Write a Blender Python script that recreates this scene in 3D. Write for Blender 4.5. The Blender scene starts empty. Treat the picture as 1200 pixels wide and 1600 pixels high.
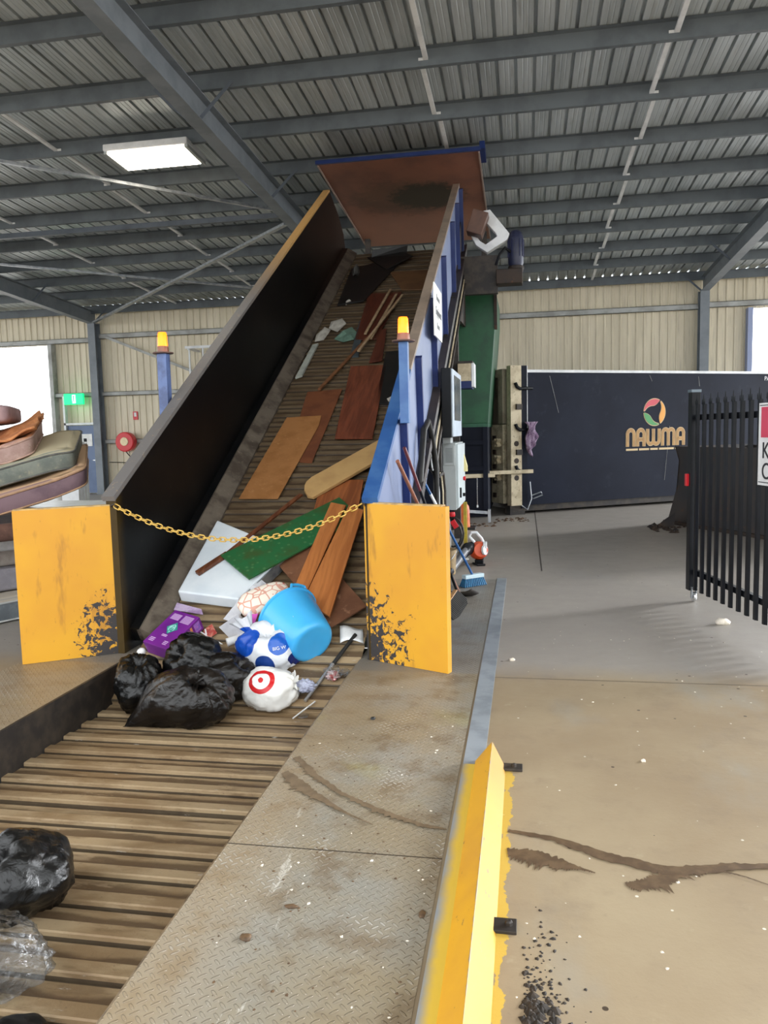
import bpy, bmesh, math, random
from math import sin, cos, pi, radians, sqrt, atan2
from mathutils import Vector as V, Matrix, noise, Quaternion
from mathutils.bvhtree import BVHTree
S = bpy.context.scene
COL = S.collection
rnd = random.Random(7)

# ------------------------------------------------------------------ mesh helpers
class MB:
    def __init__(s): s.v = []; s.f = []
    def add(s, vs, fs):
        o = len(s.v); s.v += [tuple(p) for p in vs]; s.f += [tuple(i + o for i in f) for f in fs]; return s
    def box(s, x0, x1, y0, y1, z0, z1):
        vs = [(x, y, z) for z in (z0, z1) for y in (y0, y1) for x in (x0, x1)]
        return s.add(vs, [(0,2,3,1),(4,5,7,6),(0,1,5,4),(2,6,7,3),(0,4,6,2),(1,3,7,5)])
    def obox(s, c, ax, ay, az, hx, hy, hz):
        c, ax, ay, az = V(c), V(ax).normalized(), V(ay).normalized(), V(az).normalized()
        vs = [c + ax*(sx*hx) + ay*(sy*hy) + az*(sz*hz) for sz in (-1,1) for sy in (-1,1) for sx in (-1,1)]
        return s.add(vs, [(0,2,3,1),(4,5,7,6),(0,1,5,4),(2,6,7,3),(0,4,6,2),(1,3,7,5)])
    def bar(s, p, q, w, h, up=(0,0,1)):
        p, q = V(p), V(q); d = (q-p).normalized(); u = V(up)
        if abs(d.dot(u)) > .98: u = V((0,1,0))
        x = d.cross(u).normalized(); z = x.cross(d)
        return s.obox((p+q)/2, x, d, z, w/2, (q-p).length/2, h/2)
    def tube(s, pts, r, n=8, cap=True):
        pts = [V(p) for p in pts]; rs = r if isinstance(r, (list, tuple)) else [r]*len(pts)
        rings = []; prev = None
        for i, p in enumerate(pts):
            d = (pts[min(i+1, len(pts)-1)] - pts[max(i-1, 0)]).normalized()
            if prev is None:
                u = d.orthogonal().normalized()
            else:
                u = (prev - d*prev.dot(d)).normalized()
            prev = u; w = d.cross(u)
            rings.append([p + (u*cos(2*pi*k/n) + w*sin(2*pi*k/n))*rs[i] for k in range(n)])
        vs = [p for R in rings for p in R]; fs = []
        for i in range(len(pts)-1):
            for k in range(n):
                a = i*n+k; b = i*n+(k+1) % n
                fs.append((a, b, b+n, a+n))
        if cap: fs.append(tuple(range(n-1, -1, -1))); fs.append(tuple((len(pts)-1)*n + k for k in range(n)))
        return s.add(vs, fs)
    def prism(s, pts, off):
        """planar outline pts (3D), thickness vector off"""
        n = len(pts); off = V(off); pts = [V(p) for p in pts]
        vs = pts + [p+off for p in pts]
        fs = [tuple(range(n-1, -1, -1)), tuple(range(n, 2*n))]
        fs += [(i, (i+1) % n, (i+1) % n + n, i+n) for i in range(n)]
        return s.add(vs, fs)
    def lathe(s, prof, o=(0,0,0), axis=(0,0,1), n=24, sx=1.0, sy=1.0, ref=None):
        o = V(o); a = V(axis).normalized(); u = V(ref) if ref else a.orthogonal(); u = (u - a*u.dot(a)).normalized(); w = a.cross(u)
        vs = []; fs = []
        for r, z in prof:
            for k in range(n):
                vs.append(o + a*z + u*(r*sx*cos(2*pi*k/n)) + w*(r*sy*sin(2*pi*k/n)))
        for i in range(len(prof)-1):
            for k in range(n):
                a0 = i*n+k; b0 = i*n+(k+1) % n
                fs.append((a0, b0, b0+n, a0+n))
        fs.append(tuple(range(n-1, -1, -1))); fs.append(tuple((len(prof)-1)*n+k for k in range(n)))
        return s.add(vs, fs)
    def grid(s, fn, nu, nv):
        vs = [fn(i/nu, j/nv) for j in range(nv+1) for i in range(nu+1)]
        fs = [(j*(nu+1)+i, j*(nu+1)+i+1, (j+1)*(nu+1)+i+1, (j+1)*(nu+1)+i) for j in range(nv) for i in range(nu)]
        return s.add(vs, fs)
    def build(s, name, m, parent=None, smooth=False, bevel=0, recalc=True):
        me = bpy.data.meshes.new(name); me.from_pydata(s.v, [], s.f)
        if recalc:
            bm = bmesh.new(); bm.from_mesh(me); bmesh.ops.recalc_face_normals(bm, faces=bm.faces); bm.to_mesh(me); bm.free()
        o = bpy.data.objects.new(name, me); COL.objects.link(o)
        if m: me.materials.append(m)
        if smooth:
            for p in me.polygons: p.use_smooth = True
            if smooth != 'all':
                me.set_sharp_from_angle(angle=radians(38))
        if parent is not None:
            o.parent = parent; o.matrix_parent_inverse = wm(parent).inverted()
        else:
            base(o)
        if bevel:
            b = o.modifiers.new('bevel', 'BEVEL'); b.width = bevel; b.segments = 2; b.limit_method = 'ANGLE'; b.angle_limit = radians(50)
        return o

def wm(o): return o.matrix_basis if o.parent is None else wm(o.parent) @ o.matrix_parent_inverse @ o.matrix_basis
def base(o):
    """origin of a one-mesh thing to the middle of its underside"""
    me = o.data; xs = [v.co for v in me.vertices]
    lo = V((min(p.x for p in xs), min(p.y for p in xs), min(p.z for p in xs))); hi = V((max(p.x for p in xs), max(p.y for p in xs), max(p.z for p in xs)))
    c = V(((lo.x+hi.x)/2, (lo.y+hi.y)/2, lo.z))
    me.transform(Matrix.Translation(-c)); o.location = c

def tag(o, label, cat, group=None, kind=None):
    o['label'] = label; o['category'] = cat
    if group: o['group'] = group
    if kind: o['kind'] = kind
    return o
def thing(name, loc, label, cat, group=None):
    o = bpy.data.objects.new(name, None); COL.objects.link(o); o.location = loc; o.empty_display_size = .1
    return tag(o, label, cat, group)
def struct(o, label=None):
    o['kind'] = 'structure'
    if label: o['label'] = label
    return o
def copy_tree(o, loc=None, rz=None):
    r = o.copy(); COL.objects.link(r)
    for ch in [c for c in bpy.data.objects if c.parent == o]:
        k = ch.copy(); COL.objects.link(k); k.parent = r
        for g in [c for c in bpy.data.objects if c.parent == ch]:
            q = g.copy(); COL.objects.link(q); q.parent = k
    if loc is not None: r.location = loc
    if rz is not None: r.rotation_euler.z = rz
    return r

# ------------------------------------------------------------------ materials
def lin(c):
    return tuple(((x/255)/12.92 if x/255 <= .04045 else ((x/255+.055)/1.055)**2.4) for x in c) + (1,)
class NT:
    def __init__(s, name):
        s.m = bpy.data.materials.new(name); s.m.use_nodes = True; s.t = s.m.node_tree; s.n = s.t.nodes
        s.b = s.n['Principled BSDF']; s.out = s.n['Material Output']
        s._co = None
    def new(s, typ, **kw):
        n = s.n.new('ShaderNode'+typ)
        for k, v in kw.items(): setattr(n, k, v)
        return n
    def link(s, a, b): s.t.links.new(a, b)
    def put(s, sock, v):
        if hasattr(v, 'is_output') or isinstance(v, bpy.types.NodeSocket): s.link(v, sock)
        else: sock.default_value = v
    @property
    def co(s):
        if s._co is None: s._co = s.new('NewGeometry').outputs['Position']
        return s._co
    def objco(s): return s.new('TexCoord').outputs['Object']
    def xyz(s, v=None):
        n = s.new('SeparateXYZ'); s.link(v or s.co, n.inputs[0]); return n.outputs
    def math(s, op, a, b=None, c=None, clamp=False):
        n = s.new('Math', operation=op, use_clamp=clamp); s.put(n.inputs[0], a)
        if b is not None: s.put(n.inputs[1], b)
        if c is not None: s.put(n.inputs[2], c)
        return n.outputs[0]
    def noise(s, scale, detail=4, rough=.55, vec=None, sc=None, dist=0):
        n = s.new('TexNoise'); n.inputs['Scale'].default_value = scale; n.inputs['Detail'].default_value = detail; n.inputs['Roughness'].default_value = rough; n.inputs['Distortion'].default_value = dist
        v = vec or s.co
        if sc:
            mp = s.new('Mapping'); mp.inputs['Scale'].default_value = sc; s.link(v, mp.inputs[0]); v = mp.outputs[0]
        s.link(v, n.inputs['Vector']); return n.outputs[0]
    def ramp(s, f, p0, p1):
        n = s.new('MapRange'); n.interpolation_type = 'SMOOTHSTEP'
        s.put(n.inputs[0], f); n.inputs[1].default_value = p0; n.inputs[2].default_value = p1
        return n.outputs[0]
    def mix(s, f, a, b):
        n = s.new('Mix', data_type='RGBA'); s.put(n.inputs[0], f); s.put(n.inputs[6], a); s.put(n.inputs[7], b); return n.outputs[2]
    def bump(s, h, strength=.3, dist=.01):
        n = s.new('Bump'); n.inputs['Strength'].default_value = strength; n.inputs['Distance'].default_value = dist; s.link(h, n.inputs['Height']); s.link(n.outputs[0], s.b.inputs['Normal']); return n
    def set(s, col=None, rough=None, metal=None, spec=None):
        if col is not None: s.put(s.b.inputs['Base Color'], col)
        if rough is not None: s.put(s.b.inputs['Roughness'], rough)
        if metal is not None: s.put(s.b.inputs['Metallic'], metal)
        if spec is not None: s.put(s.b.inputs['Specular IOR Level'], spec)
        return s.m
def pm(name, c1, c2=None, scale=6, rough=.5, metal=0, lo=.4, hi=.65, detail=5, bump=0, bscale=60, sc=None, spec=None, c3=None):
    t = NT(name); c1 = lin(c1)
    if c2 is None: col = c1
    else:
        col = t.mix(t.ramp(t.noise(scale, detail, .6, vec=t.objco(), sc=sc), lo, hi), c1, lin(c2))
        if c3: col = t.mix(t.ramp(t.noise(scale*3.7, detail, .65, vec=t.objco(), sc=sc), .58, .7), col, lin(c3))
    if bump: t.bump(t.noise(bscale, 4, .6, vec=t.objco()), bump, .01)
    return t.set(col, rough, metal, spec)
def emit(name, c, strength, basec=(255,255,255)):
    t = NT(name); t.set(lin(basec), .4); t.b.inputs['Emission Color'].default_value = lin(c); t.b.inputs['Emission Strength'].default_value = strength
    return t.m

def yellow_paint(name, corner, inward):
    """safety-yellow paint, chipped to dark steel near the inner bottom corner, with brown scuffs"""
    t = NT(name); p = t.co; x, y, z = t.xyz()
    sc_ = t.new('VectorMath', operation='MULTIPLY'); t.link(p, sc_.inputs[0]); sc_.inputs[1].default_value = (1.12, 1.0, .82)
    dv = t.new('VectorMath', operation='DISTANCE'); t.link(sc_.outputs[0], dv.inputs[0]); dv.inputs[1].default_value = (corner[0]*1.12, corner[1], corner[2]*.82)
    d = dv.outputs['Value']
    n1 = t.noise(24, 6, .66, dist=.8); n2 = t.noise(6, 3, .5)
    thr = t.math('ADD', t.math('MULTIPLY', t.ramp(d, .0, .72), .37), .385)
    chip = t.ramp(t.math('SUBTRACT', t.math('ADD', t.math('MULTIPLY', n1, .75), t.math('MULTIPLY', n2, .28)), thr), .015, .04)
    scuff = t.ramp(t.noise(3.2, 4, .6, sc=(2.2, 2.2, .55)), .59, .70)
    base_c = t.mix(t.ramp(t.noise(1.7, 3), .35, .7), lin((208,152,28)), lin((200,140,32)))
    col = t.mix(t.math('MULTIPLY', scuff, .55), base_c, lin((138,90,32)))
    thin = t.ramp(t.noise(40, 3, .7, sc=(1, 1, .25)), .66, .74)
    col = t.mix(t.math('MULTIPLY', thin, .45), col, lin((120,84,40)))
    col = t.mix(chip, col, lin((46,42,42)))
    t.bump(t.math('SUBTRACT', 1.0, chip), .3, .002)
    return t.set(col, .48, 0)

M = {}
M['steel'] = pm('painted_grey_steel', (126,133,140), (112,119,126), 2.2, .5, .0)
M['purlin'] = pm('purlin_grey_steel', (96,104,110), (84,91,97), 2.2, .5)
M['steel_dark'] = pm('painted_dark_grey_steel', (92,100,110), (80,88,98), 2.2, .5)
M['girt'] = pm('pale_grey_girt', (178,180,178), (150,150,146), 3, .5)
M['galv'] = pm('galvanised_steel', (176,180,184), (140,146,152), 9, .38, .7)
M['white'] = pm('white_paint', (232,234,236), (214,216,218), 3, .4)
M['black'] = pm('black_paint', (13,15,19), (20,22,27), 5, .38, spec=.18)
M['rubber'] = pm('black_rubber', (26,25,24), (40,37,34), 8, .6)
M['darkmetal'] = pm('dark_dirty_steel', (42,38,36), (66,58,50), 6, .55, .2)
M['blue'] = pm('mid_blue_paint', (40,82,140), (58,98,150), 5, .42)
M['navyblue'] = pm('deep_blue_paint', (18,38,92), (26,46,102), 5, .42, spec=.35)
M['postblue'] = pm('faded_blue_paint', (92,112,160), (70,84,124), 7, .45)
M['palepanel'] = pm('pale_blue_white_panel', (122,134,166), (104,118,152), 3.2, .4, lo=.45, hi=.75)
M['navy'] = pm('navy_container_paint', (22,26,40), (30,35,50), 1.1, .5, lo=.3, hi=.75, c3=(34,39,52), spec=.12)
M['navydark'] = pm('dark_navy_paint', (16,20,32), (24,28,40), 2, .5, spec=.12)
M['green'] = pm('dark_green_paint', (26,84,52), (20,66,44), 2.5, .5)
M['beige'] = pm('cream_paint', (206,192,162), (182,166,136), 6, .5, c3=(120,100,76))
M['rust'] = pm('rusty_dark_steel', (58,44,34), (36,32,32), 3, .65, .1, c3=(88,58,36))
M['copper'] = None
M['grey'] = pm('light_grey_enamel', (176,182,182), (166,172,173), 4, .35)
M['greydark'] = pm('dark_grey_enamel', (26,29,32), (22,24,27), 4, .4, spec=.15)
M['vent'] = pm('vent_grey', (132,138,138), None, rough=.5)
M['orange'] = pm('orange_plastic', (226,86,36), (206,70,28), 6, .4)
M['conecol'] = pm('faded_orange_plastic', (214,104,40), (190,86,36), 6, .5)
M['red'] = pm('red_paint', (206,32,42), None, rough=.35)
M['bluebristle'] = pm('blue_bristle', (28,108,150), (18,78,120), 60, .6, bump=.5, bscale=200)
M['bluehandle'] = pm('blue_handle', (34,84,140), None, rough=.3)
M['wood'] = pm('pale_timber', (182,140,96), (150,108,70), 5, .55, sc=(1,1,8))
M['brownhandle'] = pm('brown_timber', (140,88,66), (112,66,48), 6, .5)
M['yellow'] = pm('yellow_chain_plastic', (214,176,88), (190,150,66), 20, .45)
M['yellowpost'] = pm('dull_yellow_paint', (190,168,52), (160,140,48), 9, .5)
M['screen'] = pm('screen_glass', (96,112,126), (56,68,82), 3, .12)
M['chrome'] = pm('bright_metal', (214,216,218), None, rough=.2, metal=.9)
M['amber'] = emit('lit_amber_lens', (255,84,2), 2.2, (255,140,20))
M['lamp'] = emit('lit_fluorescent_diffuser', (255,243,222), 9)
M['green_sign'] = emit('lit_green_exit_sign', (10,214,120), .9, (20,200,110))
M['white_sign'] = emit('lit_white_sign', (235,255,245), 1.2)
M['paper'] = pm('white_paper', (236,236,234), (222,222,220), 9, .6)
M['ink'] = pm('black_ink', (38,40,42), None, rough=.5)
M['signred'] = pm('sign_red', (196,30,62), (210,60,90), 4, .35)
CAMX=(0.984002,0.176512,-0.024169)
CAMY=(0.005864,0.103500,0.994612)
CAMZ=(0.178063,-0.978842,0.100810)
SKY, HAZE, EXPO, SUN = 1.8, 3.6, 1.05, 1.9
# ------------------------------------------------------------------ big surface materials
def mat_concrete():
    t = NT('worn_concrete'); x, y, z = t.xyz()
    n1 = t.noise(.55, 6, .6); n2 = t.noise(3.1, 7, .65); n3 = t.noise(26, 5, .7)
    c = t.mix(t.ramp(n1, .32, .7), lin((138,120,96)), lin((156,140,114)))
    c = t.mix(t.math('MULTIPLY', t.ramp(n2, .5, .72), .55), c, lin((128,112,92)))
    c = t.mix(t.math('MULTIPLY', t.ramp(t.noise(1.3, 5, .6, sc=(1,.5,1)), .52, .72), .5), c, lin((142,140,132)))
    c = t.mix(t.math('MULTIPLY', t.ramp(t.noise(7, 6, .7), .60, .74), .35), c, lin((176,164,138)))
    c = t.mix(t.math('MULTIPLY', t.ramp(n3, .6, .75), .3), c, lin((112,98,82)))
    # older greyer slab beyond the joint
    far = t.ramp(t.math('ADD', y, t.math('MULTIPLY', n2, .25)), 5.0, 5.5)
    c = t.mix(t.math('MULTIPLY', far, .75), c, lin((150,146,142)))
    specks = t.new('TexVoronoi'); specks.inputs['Scale'].default_value = 9; t.link(t.co, specks.inputs['Vector'])
    sp = t.math('MULTIPLY', t.math('LESS_THAN', specks.outputs['Distance'], .055), t.math('GREATER_THAN', t.noise(2.2, 2), .5))
    c = t.mix(sp, c, lin((206,200,186)))
    sp2 = t.new('TexVoronoi'); sp2.inputs['Scale'].default_value = 5.3; t.link(t.co, sp2.inputs['Vector'])
    c = t.mix(t.math('LESS_THAN', sp2.outputs['Distance'], .05), c, lin((70,58,46)))
    # saw-cut joints
    def joint(v, at, w=.006): return t.math('LESS_THAN', t.math('ABSOLUTE', t.math('SUBTRACT', t.math('ADD', v, t.math('MULTIPLY', t.math('SUBTRACT', n3, .5), .012)), at)), w)
    right = t.math('GREATER_THAN', x, -.2)
    j = t.math('MULTIPLY', joint(y, 4.99, .009), right)
    j2 = t.math('MULTIPLY', joint(x, .18, .008), t.math('GREATER_THAN', y, 8.9))
    c = t.mix(t.math('MULTIPLY', j, .7), c, lin((96,82,66)))
    c = t.mix(j2, c, lin((56,50,46)))
    # yellow overspray beside the kerb rail
    ov = t.math('MULTIPLY', t.math('LESS_THAN', t.math('ABSOLUTE', t.math('SUBTRACT', x, -.09)), t.math('MULTIPLY', t.ramp(t.noise(9, 6, .7), .25, .8), .045)), t.math('LESS_THAN', y, 3.62))
    c = t.mix(t.math('MULTIPLY', ov, .75), c, lin((206,170,56)))
    t.bump(t.math('ADD', n3, n2), .18, .006)
    r = t.math('ADD', t.math('MULTIPLY', n2, .3), .3)
    return t.set(c, r, 0, .4)
def mat_checker():
    t = NT('steel_checker_plate'); x, y, z = t.xyz(); P = .030
    a = t.math('DIVIDE', t.math('ADD', x, y), P*1.414); b = t.math('DIVIDE', t.math('SUBTRACT', x, y), P*1.414)
    fa = t.math('SUBTRACT', t.math('FRACT', t.math('ADD', a, 1000.)), .5); fb = t.math('SUBTRACT', t.math('FRACT', t.math('ADD', b, 1000.)), .5)
    par = t.math('MODULO', t.math('ADD', t.math('FLOOR', t.math('ADD', a, 1000.)), t.math('FLOOR', t.math('ADD', b, 1000.))), 2.0)
    def el(u, w): return t.math('ADD', t.math('POWER', t.math('DIVIDE', u, .5), 2.0), t.math('POWER', t.math('DIVIDE', w, .15), 2.0))
    e = t.new('Mix', data_type='FLOAT'); t.link(par, e.inputs[0]); t.link(el(fa, fb), e.inputs[2]); t.link(el(fb, fa), e.inputs[3])
    h = t.math('SUBTRACT', 1.0, t.ramp(e.outputs[0], .55, 1.15))
    n1 = t.noise(1.1, 6, .6); n2 = t.noise(5, 6, .65); n3 = t.noise(40, 4, .7)
    c = t.mix(t.ramp(n1, .36, .66), lin((142,129,106)), lin((142,140,132)))
    c = t.mix(t.math('MULTIPLY', t.ramp(n2, .48, .66), .7), c, lin((112,95,73)))
    wh = t.math('MULTIPLY', t.ramp(t.noise(5, 6, .75, sc=(3, .5, 1)), .56, .66), t.math('MULTIPLY', t.ramp(t.math('ABSOLUTE', t.math('SUBTRACT', t.math('ADD', x, t.math('MULTIPLY', y, .10)), -.60)), .20, .02), t.math('SUBTRACT', 1.0, t.ramp(y, 2.9, 3.5))))
    c = t.mix(t.math('MULTIPLY', wh, .7), c, lin((208,204,194)))
    edge = t.math('SUBTRACT', 1.0, t.ramp(x, -1.1, -.75))
    c = t.mix(t.math('MULTIPLY', edge, .5), c, lin((158,136,104)))
    c = t.mix(t.math('MULTIPLY', t.ramp(n3, .62, .72), .4), c, lin((196,190,176)))
    worn = t.math('MULTIPLY', h, t.ramp(t.noise(2.4, 4, .6), .52, .68))
    c = t.mix(t.math('MULTIPLY', worn, .5), c, lin((204,200,192)))
    rim = t.math('MULTIPLY', t.ramp(e.outputs[0], .8, 1.2), t.math('SUBTRACT', 1.0, t.ramp(e.outputs[0], 1.2, 2.2)))
    c = t.mix(t.math('MULTIPLY', rim, .5), c, lin((98,84,66)))
    spray = t.math('MULTIPLY', t.ramp(t.noise(1.6, 3, .5), .55, .75), t.math('MULTIPLY', t.ramp(y, 2.9, 3.4), t.math('SUBTRACT', 1.0, t.ramp(y, 3.9, 4.6))))
    c = t.mix(t.math('MULTIPLY', spray, .5), c, lin((170,160,84)))
    beyond = t.math('MULTIPLY', t.ramp(y, 5.0, 5.06), .55)
    c = t.mix(beyond, c, lin((118,118,118)))
    seam = t.math('LESS_THAN', t.math('ABSOLUTE', t.math('SUBTRACT', y, 2.77)), .004)
    c = t.mix(seam, c, lin((62,54,44)))
    t.bump(h, .85, .004)
    return t.set(c, t.math('ADD', t.math('MULTIPLY', n2, .3), .3), .15, .4)
def mat_slats():
    t = NT('dirty_shaded_steel_slats'); v = t.objco(); x, y, z = t.xyz()
    n1 = t.noise(2.2, 5, .6, sc=(1, 2.2, 2.2)); n2 = t.noise(6, 5, .6, sc=(.5, 2, 2)); n3 = t.noise(45, 4, .7)
    up = t.math('GREATER_THAN', y, 4.85); s1 = t.math('ADD', y, 1.3); s2 = t.math('ADD', t.math('DIVIDE', t.math('SUBTRACT', y, 4.85), cos(math.atan(.585))), 6.15)
    sm = t.new('Mix', data_type='FLOAT'); t.link(up, sm.inputs[0]); t.link(s1, sm.inputs[2]); t.link(s2, sm.inputs[3])
    ph = t.math('FRACT', t.math('DIVIDE', sm.outputs[0], .2))
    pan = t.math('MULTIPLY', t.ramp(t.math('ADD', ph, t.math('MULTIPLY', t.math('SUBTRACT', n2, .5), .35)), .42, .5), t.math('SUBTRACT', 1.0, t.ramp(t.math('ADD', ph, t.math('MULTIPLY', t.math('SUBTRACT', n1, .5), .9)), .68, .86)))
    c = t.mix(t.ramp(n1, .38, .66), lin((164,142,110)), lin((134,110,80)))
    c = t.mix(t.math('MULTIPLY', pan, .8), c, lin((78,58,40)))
    c = t.mix(t.math('MULTIPLY', t.ramp(n2, .54, .68), .6), c, lin((100,78,54)))
    c = t.mix(t.math('MULTIPLY', t.ramp(t.noise(4.5, 5, .65, sc=(.7, 2, 2)), .58, .68), .55), c, lin((172,150,120)))
    c = t.mix(t.math('MULTIPLY', t.ramp(n3, .6, .72), .3), c, lin((82,66,50)))
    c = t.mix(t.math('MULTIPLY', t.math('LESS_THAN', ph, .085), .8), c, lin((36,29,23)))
    sh = t.math('MULTIPLY', t.ramp(t.noise(14, 4, .7, sc=(.5,2,2)), .66, .72), .6)
    c = t.mix(sh, c, lin((186,180,170)))
    c = t.mix(t.math('MULTIPLY', t.ramp(t.math('ADD', y, t.math('MULTIPLY', n1, 1.5)), 5.6, 8.0), .6), c, lin((52,40,31)))  # incline slats darkened in colour, part grime, part shade of the walls
    t.bump(t.math('ADD', n2, n3), .3, .006)
    return t.set(c, .55, .1, .4)
def mat_roof():
    t = NT('zincalume_roof_sheet'); x, y, z = t.xyz()
    n1 = t.noise(.8, 5, .6, sc=(3, .4, 1)); n2 = t.noise(4, 5, .6, sc=(6, .3, 1))
    c = t.mix(t.ramp(n1, .35, .7), lin((204,211,214)), lin((172,180,183)))
    c = t.mix(t.math('MULTIPLY', t.ramp(n2, .52, .7), .4), c, lin((146,148,142)))
    return t.set(c, t.math('ADD', t.math('MULTIPLY', n2, .25), .28), .35)
def mat_clad():
    t = NT('cream_wall_cladding'); x, y, z = t.xyz()
    n1 = t.noise(.9, 5, .6, sc=(2, 1, .4)); n2 = t.noise(9, 4, .6, sc=(3, 1, .15))
    c = t.mix(t.ramp(n1, .35, .7), lin((232,222,198)), lin((214,204,180)))
    c = t.mix(t.math('MULTIPLY', t.ramp(n2, .52, .72), .3), c, lin((140,132,116)))
    return t.set(c, .5, 0, .4)
def mat_wood(name, c1, c2, ang=0, scale=1.0, rough=.45, dark=None):
    """timber or laminate whose grain runs along object direction ang in the sloping plane"""
    t = NT(name); mp = t.new('Mapping'); t.link(t.objco(), mp.inputs[0]); mp.inputs['Rotation'].default_value = (0, 0, ang); mp.inputs['Scale'].default_value = (14*scale, 1.2*scale, 1.2*scale)
    n = t.noise(1.6, 7, .62, vec=mp.outputs[0], dist=.6)
    n2 = t.noise(5, 5, .7, vec=mp.outputs[0])
    c = t.mix(t.ramp(n, .36, .64), lin(c1), lin(c2))
    c = t.mix(t.math('MULTIPLY', t.ramp(n2, .55, .7), .35), c, lin(dark or c2))
    return t.set(c, rough, 0, .4)
def mat_hood():
    t = NT('rust_red_hood_plate'); x, y, z = t.xyz()
    n1 = t.noise(1.2, 5, .6); n2 = t.noise(7, 6, .7)
    c = t.mix(t.ramp(n1, .35, .7), lin((134,86,68)), lin((110,70,58)))
    far = t.ramp(t.math('ADD', y, t.math('MULTIPLY', n1, .5)), 14.3, 15.2)
    c = t.mix(t.math('MULTIPLY', far, .35), c, lin((190,138,112)))  # far end lightened in colour, part wear, part light falling there
    # black scuffed oval where rubbish rubs
    ex = t.math('POWER', t.math('DIVIDE', t.math('SUBTRACT', x, -1.62), .62), 2.0); ey = t.math('POWER', t.math('DIVIDE', t.math('SUBTRACT', y, 13.72), .55), 2.0)
    e = t.math('ADD', t.math('ADD', ex, ey), t.math('MULTIPLY', t.math('SUBTRACT', n2, .5), 2.2))
    c = t.mix(t.math('SUBTRACT', 1.0, t.ramp(e, .6, 1.3)), c, lin((20,17,15)))
    ex2 = t.math('POWER', t.math('DIVIDE', t.math('SUBTRACT', x, -1.95), 1.05), 2.0)
    e2 = t.math('ADD', t.math('ADD', ex2, t.math('POWER', t.math('DIVIDE', t.math('SUBTRACT', y, 13.75), .8), 2.0)), t.math('MULTIPLY', t.math('SUBTRACT', n2, .5), 1.6))
    c = t.mix(t.math('MULTIPLY', t.math('SUBTRACT', 1.0, t.ramp(e2, .4, 1.2)), .5), c, lin((66,52,38)))
    c = t.mix(t.math('MULTIPLY', t.ramp(t.noise(20, 5, .7, sc=(.4,1,1)), .64, .72), .4), c, lin((170,118,86)))
    return t.set(c, .5, 0, .3)
def mat_blackwall():
    t = NT('scuffed_black_steel'); x, y, z = t.xyz()
    n1 = t.noise(1.6, 5, .6); n2 = t.noise(8, 6, .7)
    c = t.mix(t.ramp(n1, .4, .7), lin((10,11,13)), lin((22,21,20)))
    c = t.mix(t.math('MULTIPLY', t.ramp(y, 10.2, 12.6), .55), c, lin((62,46,38)))
    scr = t.ramp(t.noise(24, 5, .7, sc=(1, .5, 2.2)), .66, .72)
    zone = t.ramp(t.noise(1.1, 2, .5), .5, .62)
    c = t.mix(t.math('MULTIPLY', t.math('MULTIPLY', scr, zone), .7), c, lin((112,108,102)))
    c = t.mix(t.math('MULTIPLY', t.ramp(n2, .56, .72), .3), c, lin((46,44,40)))
    # yellow overspray beside the guard panel
    ov = t.math('MULTIPLY', t.math('SUBTRACT', 1.0, t.ramp(t.math('ADD', y, t.math('MULTIPLY', n2, .1)), 5.28, 5.44)), .16)
    c = t.mix(ov, c, lin((150,116,36)))
    return t.set(c, .4, 0, .18)
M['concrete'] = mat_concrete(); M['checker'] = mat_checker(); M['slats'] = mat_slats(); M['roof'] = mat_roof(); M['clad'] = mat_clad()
M['hood'] = mat_hood(); M['blackwall'] = mat_blackwall()

# ------------------------------------------------------------------ floor and pit
PL, PR = -2.88, -1.15                       # pit edges
f = MB()
for (x0, x1, y0, y1) in ((-60, PL-.0, -30, 70), (PR, 60, -30, 70), (PL, PR, 5.6, 70), (PL, PR, -30, -1.5)):
    f.add([(x0,y0,0),(x1,y0,0),(x1,y1,0),(x0,y1,0)], [(0,1,2,3)])
struct(f.build('floor', M['concrete'], recalc=False), 'worn brown grey concrete slab')
m = MB(); m.box(PL-.03, PL, -1.5, 5.35, -.6, -.004); m.box(PL-.03, PL+.012, -1.5, 5.35, -.03, .004)
struct(m.build('trim_1', M['darkmetal']), 'dark steel side of the sunken slat bed under the left deck')
m = MB(); m.box(PR, PR+.03, -1.5, 5.6, -.6, -.002); m.box(PL, PR, 5.58, 5.6, -.9, -.002); m.box(PL, PR, -1.52, -1.5, -.6, -.002)
struct(m.build('trim_2', M['darkmetal']), 'dark steel side of the sunken slat bed under the right deck')
m = MB(); m.box(PL, PR, -1.5, 5.6, -.72, -.7); struct(m.build('trim_3', M['darkmetal']), 'dark floor below the slat bed')
m = MB(); m.box(PR-.012, -.315, -1.2, 8.35, .0, .006)
tag(m.build('deck_plate', M['checker']), 'dusty steel checker plate walkway right of the slat bed, running past the yellow panel', 'floor plate')
m = MB(); m.box(-3.62, PL-.005, -1.2, 5.6, .0, .006)
tag(m.build('deck_plate', M['checker']), 'dusty steel checker plate left of the slat bed, below the left yellow panel', 'floor plate')
m = MB(); m.tube([(PR-.012, y, -.012) for y in (-1.2, 2, 5.2)], .016, 8)
tag(m.build('deck_nosing', pm('worn_nosing', (140,120,92), (98,82,62), 12, .5, .3)), 'worn rounded steel nosing along the right edge of the slat bed', 'edge trim')
t = NT('grey_edge_strip'); n2 = t.noise(6, 5, .6); x, y, z = t.xyz()
c = t.mix(t.ramp(n2, .4, .65), lin((138,144,150)), lin((120,126,132)))
ov = t.math('MULTIPLY', t.math('GREATER_THAN', t.math('ADD', x, t.math('MULTIPLY', t.noise(9, 5, .7), .09)), -.225), t.math('LESS_THAN', y, 3.62))
ov2 = t.math('MULTIPLY', t.ramp(t.math('ADD', x, t.math('MULTIPLY', n2, .05)), -.285, -.235), t.math('LESS_THAN', y, 3.62))
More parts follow.
